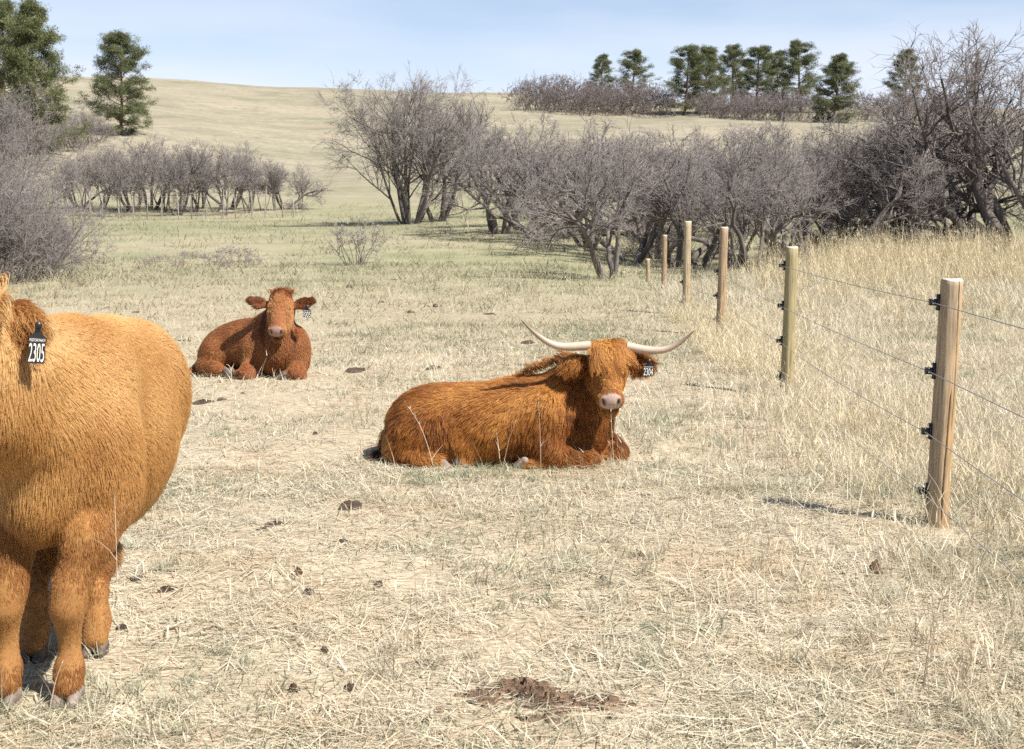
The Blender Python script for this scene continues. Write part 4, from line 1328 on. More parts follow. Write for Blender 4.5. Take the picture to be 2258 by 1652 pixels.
def ear_tag(text, top, right, down, w, h, parent):
    """black plastic tag hung from the ear: neck, flared shoulders, square panel, white print"""
    top = np.array(top, float); r = unit(np.array(right, float)); d = unit(np.array(down, float)); nrm = np.cross(r, d)
    if nrm[1] > 0: nrm = -nrm
    th = 0.0018
    prof = [(-0.13, -0.06), (0.13, -0.06), (0.16, 0.12), (0.20, 0.30), (0.50, 0.50), (0.50, 1.46), (0.46, 1.5), (-0.46, 1.5), (-0.50, 1.46), (-0.50, 0.50), (-0.20, 0.30), (-0.16, 0.12)]
    P2 = np.array(prof) * np.array([w, h / 1.0])
    def wp(x, y, z): return top + r * x + d * y + nrm * z
    n = len(P2)
    V = np.array([wp(x, y, th) for x, y in P2] + [wp(x, y, -th) for x, y in P2])
    me = bpy.data.meshes.new('ear_tag')
    faces = [list(range(n)), list(range(2 * n - 1, n - 1, -1))] + [[i, (i + 1) % n, n + (i + 1) % n, n + i] for i in range(n)]
    me.from_pydata([tuple(v) for v in V], [], faces)
    me.update()
    me.materials.append(M_black)
    tg = mesh_obj('ear_tag', me, parent)
    tg['label'] = 'black ear tag printed ' + text
    bt = disc_tube(wp(0, 0.02 * h, -0.004), wp(0, 0.02 * h, 0.010), w * 0.22, 12)
    b = mesh_obj('stud', np_mesh('stud', bt[0], [bt[1], bt[2]], M_black), tg)
    w_ = NT('tag_print'); mp_ = w_.surf((0.82, 0.80, 0.74), 0.6, 0.2)
    for body, y0, y1, wid in ((text, 0.72, 1.44, 0.90), ('MILESTONE RANCH', 0.54, 0.65, 0.90)):
        fc = bpy.data.curves.new('lettering', 'FONT'); fc.body = body; fc.align_x = 'CENTER'
        fc.extrude = 0.0; fc.offset = -0.004 if body == text else 0.0; fc.resolution_u = 4
        fo = bpy.data.objects.new('lettering_source', fc)
        COL.objects.link(fo)
        bpy.context.view_layer.update()
        me = bpy.data.meshes.new_from_object(fo.evaluated_get(bpy.context.evaluated_depsgraph_get()))
        COL.objects.unlink(fo); bpy.data.objects.remove(fo)
        co = np.zeros(len(me.vertices) * 3); me.vertices.foreach_get('co', co); co = co.reshape(-1, 3)
        lo, hi = co.min(0), co.max(0)
        X = ((co[:, 0] - lo[0]) / (hi[0] - lo[0]) - 0.5) * wid * w
        Yv = (y1 - (co[:, 1] - lo[1]) / (hi[1] - lo[1]) * (y1 - y0)) * h
        W = top + r[None] * X[:, None] + d[None] * Yv[:, None] + nrm[None] * (th + 0.0012)
        me.vertices.foreach_set('co', W.astype(np.float32).ravel()); me.update()
        me.materials.clear(); me.materials.append(mp_)
        me.name = 'lettering'
        mesh_obj('lettering', me, tg)
    return tg
def yaw_axes(deg):
    a = math.radians(deg)
    return np.array([[math.cos(a), math.sin(a), 0], [-math.sin(a), math.cos(a), 0], [0, 0, 1]])

def gz(p):
    return np.array([p[0], p[1], hz(p[0], p[1])])

def finish_body(F, H, parent, mat, smooth=3):
    V, Q = F.mesh(smooth)
    nose, dark = face_masks(V, H)
    N, area = vert_normals(V, Q)
    me = np_mesh('body', V, Q, mat, True, attrs={'nose': nose, 'dark': dark})
    mesh_obj('body', me, parent)
    return V, Q, N, area

def guide_field(guides, p):
    """blend of combing directions and hair lengths set at points of the body"""
    gp = np.array([g_[0] for g_ in guides], float); gd = np.array([g_[1] for g_ in guides], float); gl = np.array([g_[2] for g_ in guides], float)
    d2 = ((p[:, None, :] - gp[None]) ** 2).sum(-1) + 4e-4
    w = 1 / d2 ** 2
    w /= w.sum(1, keepdims=True)
    return unit(w @ gd), w @ gl

# ---------------------------------------------------------------- lying cow with horns
def cow_lying_horned():
    g = np.random.default_rng(202)
    root = empty('cow', (0, 0, 0))
    tag(root, 'shaggy ginger highland cow with wide curved horns lying down, tag 2304', 'cow')
    z0 = hz(-0.2, 9.05) - 0.015
    def w(x, y, z): return np.array([x, y, z + z0])
    F = Field(w(-1.05, 8.45, -0.06), w(1.0, 9.65, 1.0), 0.011)
    Ax = yaw_axes(-9)
    F.ell(w(-0.22, 9.10, 0.265), (0.58, 0.32, 0.275), Ax, 0.1)
    F.ell(w(-0.54, 9.12, 0.255), (0.28, 0.28, 0.245), Ax, 0.1)
    F.ell(w(-0.60, 8.93, 0.19), (0.23, 0.15, 0.195), Ax, 0.08)          # near haunch
    F.ell(w(-0.36, 8.90, 0.15), (0.16, 0.11, 0.14), Ax, 0.06)           # stifle
    F.ell(w(0.08, 9.06, 0.35), (0.30, 0.25, 0.235), Ax, 0.1)            # withers
    F.ell(w(0.20, 8.90, 0.29), (0.195, 0.145, 0.255), Ax, 0.05)         # near shoulder
    F.ell(w(0.44, 9.05, 0.27), (0.22, 0.25, 0.25), Ax, 0.08)            # chest
    F.ell(w(0.50, 9.22, 0.24), (0.17, 0.13, 0.23), Ax, 0.06)            # far shoulder
    F.cone(w(0.26, 9.05, 0.45), w(0.58, 8.95, 0.65), 0.155, 0.115, 0.08)
    F.cone(w(0.46, 9.02, 0.38), w(0.60, 8.86, 0.52), 0.18, 0.085, 0.1)
    F.chain([(w(0.20, 8.86, 0.16), 0.12), (w(0.33, 8.81, 0.09), 0.095), (w(0.49, 8.80, 0.075), 0.075)], 0.05)   # near forearm
    F.chain([(w(0.50, 8.79, 0.065), 0.065), (w(0.28, 8.775, 0.05), 0.048), (w(0.09, 8.775, 0.05), 0.05)], 0.03)   # folded cannon
    F.chain([(w(0.50, 9.20, 0.20), 0.11), (w(0.66, 9.13, 0.10), 0.085), (w(0.70, 9.06, 0.07), 0.075), (w(0.60, 8.98, 0.045), 0.045)], 0.05)
    F.chain([(w(-0.74, 8.93, 0.11), 0.105), (w(-0.62, 8.83, 0.07), 0.075), (w(-0.49, 8.80, 0.055), 0.058)], 0.05)
    F.chain([(w(-0.30, 8.95, 0.08), 0.07), (w(-0.34, 8.84, 0.06), 0.055)], 0.04)
    F.chain([(w(-0.82, 9.10, 0.20), 0.045), (w(-0.86, 9.04, 0.06), 0.035), (w(-0.93, 8.97, 0.03), 0.03)], 0.03)      # tail
    H = Head(P(1341, 766, 8.86), (0.01, -0.54, -0.84), (0.02, -0.84, 0.54), 0.43)
    add_head(F, H, 1.04)
    # ears
    for s, tip in ((-1, (0.30, 0.105, -0.07)), (1, (0.30, 0.095, -0.06))):
        a = H.at(s * 0.12, 0.065, -0.09); b = H.at(s * tip[0], tip[1], tip[2])
        F.cone(a, (a + b) / 2, 0.03, 0.062, 0.03, (H.n, 0.45))
        F.cone((a + b) / 2, b, 0.062, 0.02, 0.03, (H.n, 0.45))
    hide = hide_material('ginger_hide', (0.26, 0.098, 0.024))
    V, Q, N, area = finish_body(F, H, root, hide)
    # horns
    L_ = [P(1302, 762, 8.83), P(1262, 765, 8.82), P(1225, 765, 8.80), P(1192, 746, 8.78), P(1165, 722, 8.76), P(1149, 705, 8.75)]
    R_ = [P(1382, 764, 8.83), P(1420, 772, 8.82), P(1460, 775, 8.80), P(1492, 762, 8.78), P(1515, 744, 8.76), P(1533, 727, 8.75)]
    rad = [0.031, 0.028, 0.024, 0.018, 0.010, 0.002]
    horn_obj(L_, rad, root); horn_obj(R_, rad, root)
    eye_obj(H, -1, root); eye_obj(H, 1, root)
    hoof_obj(w(-0.435, 8.80, 0.035), (1, -0.25, -0.1), root, M_hoof_pale, 0.85)
    hoof_obj(w(-0.335, 8.82, 0.035), (1, -0.15, -0.1), root, M_hoof, 0.9)
    hoof_obj(w(0.065, 8.775, 0.05), (-1, -0.1, -0.2), root, M_hoof_pale, 0.85)
    e = P(1431, 796, 8.78)
    ear_tag('2304', e, (1, -0.1, -0.03), (-0.06, -0.1, -1), 0.066, 0.066, root)
    # coat
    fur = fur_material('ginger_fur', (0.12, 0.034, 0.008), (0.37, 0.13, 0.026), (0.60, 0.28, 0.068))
    f = np.array([0.98, -0.15, 0.0]); dn = np.array([0, 0, -1.0])
    G_ = [(w(-0.85, 9.1, 0.3), -0.4 * f + dn, 0.07), (w(-0.6, 9.1, 0.48), -f + 0.2 * dn, 0.055), (w(-0.6, 8.78, 0.25), -0.4 * f + dn, 0.055),
          (w(-0.2, 9.1, 0.53), -f + 0.2 * dn, 0.05), (w(-0.2, 8.8, 0.35), -0.7 * f + 0.8 * dn, 0.055), (w(-0.2, 8.8, 0.15), -0.5 * f + dn, 0.07),
          (w(0.1, 9.05, 0.6), -f + 0.1 * dn, 0.06), (w(0.2, 8.75, 0.4), -0.5 * f + dn, 0.055), (w(0.22, 8.75, 0.2), -0.3 * f + dn, 0.06),
          (w(0.35, 8.95, 0.72), -f + 0.4 * dn, 0.085), (w(0.5, 8.85, 0.4), 0.2 * f + dn, 0.07), (w(0.45, 8.80, 0.1), f + 0.5 * dn, 0.03),
          (w(0.7, 9.1, 0.12), f + 0.6 * dn, 0.03), (w(0.62, 9.1, 0.4), 0.2 * f + dn, 0.06), (w(-0.5, 8.8, 0.06), f + 0.2 * dn, 0.02), (w(0.2, 8.78, 0.05), -f, 0.015),
          (w(-0.9, 9.0, 0.05), -f + dn, 0.05),
          (H.at(0, -0.03, -0.05), H.t * 0.6 + H.n * 0.2, 0.03), (H.at(0, 0.10, 0.07), H.t, 0.03), (H.at(0, 0.22, 0.06), H.t, 0.020), (H.at(0, 0.30, 0.05), H.t, 0.012), (H.at(0, 0.36, 0.05), H.t, 0.008), (H.at(-0.11, 0.02, -0.03), H.t, 0.02), (H.at(0.11, 0.02, -0.03), H.t, 0.02), (H.at(-0.11, 0.12, 0.0), H.t, 0.012), (H.at(0.11, 0.12, 0.0), H.t, 0.012),
          (H.at(-0.11, 0.2, -0.05), H.t, 0.016), (H.at(0.11, 0.2, -0.05), H.t, 0.016), (H.at(0, 0.30, -0.13), H.t * 0.4 + dn, 0.035),
          (H.at(-0.07, 0.32, -0.03), H.t, 0.012), (H.at(0.07, 0.32, -0.03), H.t, 0.012),
          (H.at(-0.2, 0.06, -0.04), dn - 0.3 * H.s, 0.075), (H.at(0.2, 0.06, -0.04), dn + 0.3 * H.s, 0.075)]
    qc = V[Q].mean(1)
    nose_q = face_masks(qc, H)[0]
    lq = H.loc(qc)
    wgt = (1 - nose_q) ** 2 * np.where((np.abs(lq[:, 0]) < 0.4) & (lq[:, 1] < 0.5) & (lq[:, 1] > -0.15) & (lq[:, 2] > -0.2), 2.0, 1.0)
    # only the face below the eyes stays short
    p, nn = sample_surface(V, Q, N, area, 110000, g, wgt)
    comb, ln = guide_field(G_, p)
    ln = np.maximum(ln * 1.2, 0.012) * g.uniform(0.55, 1.3, len(p))
    _l = H.loc(p)
    ln = np.where((_l[:, 1] > 0.30) & (_l[:, 2] > -0.10), np.minimum(ln, 0.014), ln)
    pts = strands(p, nn, comb, ln, g, 0.24, 0.22, 5, 0.05, 3, 0.6, 5.0)
    pts, near = clump(pts, 2600, 0.34, g)
    tone = 0.5 + 0.22 * sines(p, 77, 5.0)[:, 0] + 0.12 * sines(p, 78, 26.0)[:, 1]
    tint = np.clip(tone + g.normal(0, 0.16, len(p)) + 0.08 * g.standard_normal(2600)[near] + 0.36 * (H.loc(p)[:, 2] > -0.12) * (np.abs(H.loc(p)[:, 0]) < 0.16) * (H.loc(p)[:, 1] < 0.35), 0, 1)  # last term lightens the face: sunlight painted into the hair colour
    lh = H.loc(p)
    tint = np.clip(tint - 0.30 * ((np.abs(lh[:, 0]) > 0.125) & (np.abs(lh[:, 0]) < 0.2) & (lh[:, 2] > -0.2) & (lh[:, 1] < 0.25)) - 0.22 * ((lh[:, 2] < -0.12) & (p[:, 0] > 0.35)), 0, 1)  # painted shade: hair darkened between ears and face, on neck and chest
    rump = np.clip((-0.55 - p[:, 0]) / 0.25, 0, 1)
    tint = np.clip(tint - 0.30 * rump * (sines(p, 90, 8)[:, 0] > -0.2), 0, 1)
    make_fur('fur', pts, np.full(len(p), 0.0014), tint, fur, root)
    # long forelock over the brow
    n = 3400
    a = np.clip(g.normal(-0.022, 0.042, n), -0.10, 0.072); b = g.uniform(-0.055, 0.03, n)
    rootp = H.o + H.k * (a[:, None] * H.s + b[:, None] * H.t + (0.066 - 2.0 * a ** 2 - 6.0 * (b - 0.05) ** 2)[:, None] * H.n)
    comb = H.t[None] + H.s[None] * (a * 1.4 - 0.03 + 0.30 * np.sin(a * 60))[:, None] + g.normal(0, 0.12, (n, 3))
    ln = g.uniform(0.12, 0.30, n) * (1 - 0.55 * np.clip(np.abs(a + 0.01) / 0.10, 0, 1) ** 1.4)
    fl = strands(rootp, np.repeat(H.n[None], n, 0), comb, ln, g, 0.14, 0.0, 9, 0.50, 17, 1.1, 16.0)
    fl, near = clump(fl, 150, 0.9, g)
    d_ = H.loc(fl.reshape(-1, 3)); lim = 0.068 - 1.6 * d_[:, 0] ** 2 - 0.14 * np.clip(d_[:, 1] - 0.12, 0, 1)      # keep the locks on the face
    over = np.clip(lim + 0.014 - d_[:, 2], -0.06, 0.05)
    fl = (fl.reshape(-1, 3) + (over * H.k)[:, None] * H.n[None] * np.tile(np.linspace(0, 1, fl.shape[1]) ** 0.6, n)[:, None]).reshape(fl.shape)
    tint = np.clip(0.66 + 0.22 * g.standard_normal(200)[near] + g.normal(0, 0.12, n), 0.05, 1)
    make_fur('forelock', fl, np.full(n, 0.0013), tint, fur, root)
    # fringes under the ears and tufts on the crest
    for s in (-1, 1):
        n = 1100
        t = g.random(n)
        base = H.at(s * 0.145, 0.08, -0.07) + (H.at(s * 0.30, 0.10, -0.05) - H.at(s * 0.145, 0.08, -0.07)) * t[:, None]
        base = base + g.normal(0, 0.016, (n, 3))
        comb = dn + np.array([s * 0.25, -0.2, 0]) * t[:, None] + g.normal(0, 0.12, (n, 3))
        fr = strands(base, np.repeat(unit(np.array([s * 0.2, -1.0, 0.1]))[None], n, 0), comb, g.uniform(0.05, 0.135, n) * (1.1 - 0.4 * t), g, 0.25, 0.4, 6, 0.35, 23 + s, 0.9, 22.0)
        fr, near = clump(fr, 45, 0.8, g)
        make_fur('ear_fringe', fr, np.full(n, 0.0014), np.clip(0.34 + 0.2 * g.standard_normal(45)[near] + g.normal(0, 0.1, n), 0, 1), fur, root)
    n = 700
    t = g.random(n)
    ridge = w(0.02, 9.06, 0.58) + (w(0.40, 8.98, 0.74) - w(0.02, 9.06, 0.58)) * t[:, None] + g.normal(0, 0.012, (n, 3))
    cr = strands(ridge, np.repeat(np.array([[-0.2, 0, 1.0]]), n, 0), np.array([-0.5, 0.0, 0.5]) + g.normal(0, 0.25, (n, 3)), g.uniform(0.03, 0.10, n), g, 0.9, 0.0, 5, 0.2, 31, 1.0, 20.0)
    cr, near = clump(cr, 24, 0.85, g)
    make_fur('crest_tuft', cr, np.full(n, 0.0014), np.clip(0.5 + g.normal(0, 0.2, n), 0, 1), fur, root)
    # dark tail switch
    n = 500
    tb = w(-0.86, 9.03, 0.05) + g.normal(0, 0.02, (n, 3))
    tw = strands(tb, np.repeat(np.array([[0, -0.3, 1.0]]), n, 0), np.array([-1.0, -0.5, -0.1]) + g.normal(0, 0.15, (n, 3)), g.uniform(0.06, 0.15, n), g, 0.3, 0.5, 5, 0.2, 41, 0.8, 20)
    make_fur('tail_switch', tw, np.full(n, 0.0016), np.full(n, 0.0), fur_material('dark_fur', (0.03, 0.022, 0.018), (0.06, 0.04, 0.03), (0.1, 0.07, 0.05)), root)
cow_lying_horned()

# ---------------------------------------------------------------- lying hornless cow
def cow_lying_polled():
    g = np.random.default_rng(303)
    root = empty('cow', (0, 0, 0))
    tag(root, 'hornless red-brown cow lying farther back and facing the camera, tag 1005', 'cow')
    z0 = hz(-2.4, 13.5) - 0.015
    def w(x, y, z): return np.array([x, y, z + z0])
    F = Field(w(-3.45, 12.85, -0.06), w(-1.75, 14.6, 1.05), 0.012)
    a = unit(np.array([-0.66, 0.75, 0.0])); b = np.array([a[1], -a[0], 0])
    Ax = np.array([a, b, [0, 0, 1.0]])
    F.ell(w(-2.66, 13.86, 0.275), (0.52, 0.36, 0.285), Ax, 0.12)
    F.ell(w(-2.92, 14.02, 0.23), (0.28, 0.30, 0.22), Ax, 0.1)
    F.ell(w(-3.00, 13.74, 0.19), (0.22, 0.17, 0.19), Ax, 0.08)
    F.ell(w(-2.42, 13.62, 0.36), (0.28, 0.26, 0.25), Ax, 0.1)
    F.ell(w(-2.31, 13.47, 0.28), (0.24, 0.22, 0.27), Ax, 0.08)
    F.ell(w(-2.14, 13.48, 0.27), (0.13, 0.20, 0.25), None, 0.07)
    F.ell(w(-2.56, 13.52, 0.22), (0.14, 0.19, 0.22), None, 0.07)
    F.cone(w(-2.42, 13.62, 0.46), w(-2.27, 13.42, 0.68), 0.18, 0.12, 0.1)
    F.cone(w(-2.33, 13.46, 0.38), w(-2.26, 13.32, 0.54), 0.18, 0.09, 0.1)
    F.chain([(w(-2.57, 13.42, 0.16), 0.105), (w(-2.60, 13.29, 0.085), 0.070), (w(-2.60, 13.24, 0.055), 0.055), (w(-2.70, 13.35, 0.05), 0.05)], 0.05)
    F.chain([(w(-2.13, 13.40, 0.16), 0.11), (w(-2.12, 13.27, 0.08), 0.072), (w(-2.08, 13.23, 0.055), 0.055), (w(-2.22, 13.27, 0.045), 0.045)], 0.05)
    F.chain([(w(-3.10, 13.66, 0.10), 0.09), (w(-2.96, 13.50, 0.07), 0.065), (w(-2.86, 13.44, 0.055), 0.05)], 0.05)
    F.chain([(w(-3.15, 13.95, 0.18), 0.05), (w(-3.22, 13.80, 0.06), 0.035), (w(-3.26, 13.66, 0.03), 0.025)], 0.03)
    H = Head(P(619, 655, 13.36), (-0.03, -0.54, -0.84), (0.0, -0.84, 0.54), 0.425)
    add_head(F, H, 1.0)
    F.ell(H.at(0.0, -0.01, -0.02), np.array([0.085, 0.07, 0.08]), H.axes, 0.05)
    ears = {}
    for s, tip in ((-1, (0.315, 0.030, -0.03)), (1, (0.315, 0.020, -0.03))):
        aa = H.at(s * 0.108, 0.085, -0.06); bb = H.at(s * tip[0], tip[1], tip[2])
        F.cone(aa, aa * 0.4 + bb * 0.6, 0.026, 0.060, 0.03, (H.n, 0.35))
        F.cone(aa * 0.4 + bb * 0.6, bb, 0.060, 0.042, 0.03, (H.n, 0.35))
        F.ell(aa * 0.42 + bb * 0.58 - np.array([0, 0.032, 0.0]), np.array([0.065, 0.032, 0.022]), H.axes, 0.02, True)     # hollow of the ear
    V, Q, N, area = finish_body(F, H, root, hide_material('red_hide', (0.24, 0.08, 0.026), (0.34, 0.21, 0.165)))
    eye_obj(H, -1, root, 0.017); eye_obj(H, 1, root, 0.017)
    hoof_obj(w(-2.80, 13.41, 0.045), (0.8, -0.6, -0.1), root, M_hoof, 1.1)
    hoof_obj(w(-2.255, 13.25, 0.04), (-1, -0.3, -0.1), root, M_hoof, 0.9)
    ear_tag('1005', P(677, 676, 13.20), (1, -0.1, -0.06), (-0.02, -0.1, -1), 0.082, 0.07, root)
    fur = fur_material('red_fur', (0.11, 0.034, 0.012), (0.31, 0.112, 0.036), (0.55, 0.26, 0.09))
    dn = np.array([0, 0, -1.0])
    G_ = [(w(-2.9, 14.0, 0.45), a + 0.3 * dn, 0.03), (w(-3.1, 13.7, 0.2), a + dn, 0.035), (w(-2.7, 13.55, 0.3), 0.8 * a + 0.8 * dn, 0.032), (w(-2.6, 13.9, 0.55), a, 0.035),
          (w(-2.3, 13.3, 0.3), dn + np.array([0, -0.2, 0]), 0.045), (w(-2.05, 13.35, 0.3), dn + np.array([0.2, 0.2, 0]), 0.03), (w(-2.55, 13.35, 0.25), dn, 0.03),
          (w(-2.1, 13.2, 0.08), dn + np.array([0, -0.5, 0]), 0.02), (w(-2.6, 13.2, 0.08), dn + np.array([0, -0.5, 0]), 0.02),
          (w(-2.45, 13.6, 0.72), a + 0.3 * dn, 0.04),
          (H.at(0, -0.06, -0.02), -H.t * 0.3 + H.n * 0.5, 0.04), (H.at(0, 0.06, 0.07), -0.4 * H.t + H.n * 0.2, 0.022), (H.at(0, 0.2, 0.06), H.t, 0.012), (H.at(0, 0.34, 0.05), H.t, 0.006), (H.at(-0.11, 0.1, 0.0), H.t, 0.012), (H.at(0.11, 0.1, 0.0), H.t, 0.012),
          (H.at(-0.11, 0.2, -0.05), H.t, 0.02), (H.at(0.11, 0.2, -0.05), H.t, 0.02), (H.at(0, 0.3, -0.12), H.t + dn, 0.035),
          (H.at(-0.33, 0.045, 0.0), -H.s, 0.04), (H.at(0.33, 0.03, 0.0), H.s, 0.04), (H.at(-0.25, 0.10, 0), -H.s + dn, 0.03), (H.at(0.25, 0.10, 0), H.s + dn, 0.03)]
    qc = V[Q].mean(1); nose_q = face_masks(qc, H)[0]
    lq = H.loc(qc)
    p, nn = sample_surface(V, Q, N, area, 80000, g, (1 - nose_q) * np.where((lq[:, 1] < 0.5) & (lq[:, 2] > -0.2) & (lq[:, 1] > -0.2), 1.8, 1.0))
    comb, ln = guide_field(G_, p)
    ln = ln * g.uniform(0.6, 1.25, len(p))
    pts = strands(p, nn, comb, ln, g, 0.22, 0.2, 4, 0.0, 5, 0.45, 6.0)
    pts, near = clump(pts, 5000, 0.25, g)
    l = H.loc(p)
    face = (np.abs(l[:, 0]) < 0.14) & (l[:, 2] > -0.11) & (l[:, 1] > 0.02) & (l[:, 1] < 0.4)
    ear_in = (np.abs(l[:, 0]) > 0.15) & (l[:, 2] > -0.2)
    tint = np.clip(0.45 + 0.16 * sines(p, 71, 5)[:, 0] + g.normal(0, 0.15, len(p)) + 0.42 * face - 0.42 * ear_in, 0, 1)
    make_fur('fur', pts, np.full(len(p), 0.0017), tint, fur, root)
    n = 900
    aa = g.normal(0, 0.045, n)
    rt = H.at(0, -0.045, 0.0) + aa[:, None] * H.s + g.normal(0, 0.02, (n, 3))
    tp = strands(rt, np.repeat(unit(-H.t + 0.5 * H.n)[None], n, 0), -H.t * 0.6 + 3 * aa[:, None] * H.s + g.normal(0, 0.3, (n, 3)), g.uniform(0.03, 0.085, n), g, 0.6, 0.2, 5, 0.3, 9, 0.9, 20)
    tp, near = clump(tp, 40, 0.6, g)
    make_fur('poll_tuft', tp, np.full(n, 0.0018), np.clip(0.4 + g.normal(0, 0.15, n), 0, 1), fur, root)
cow_lying_polled()

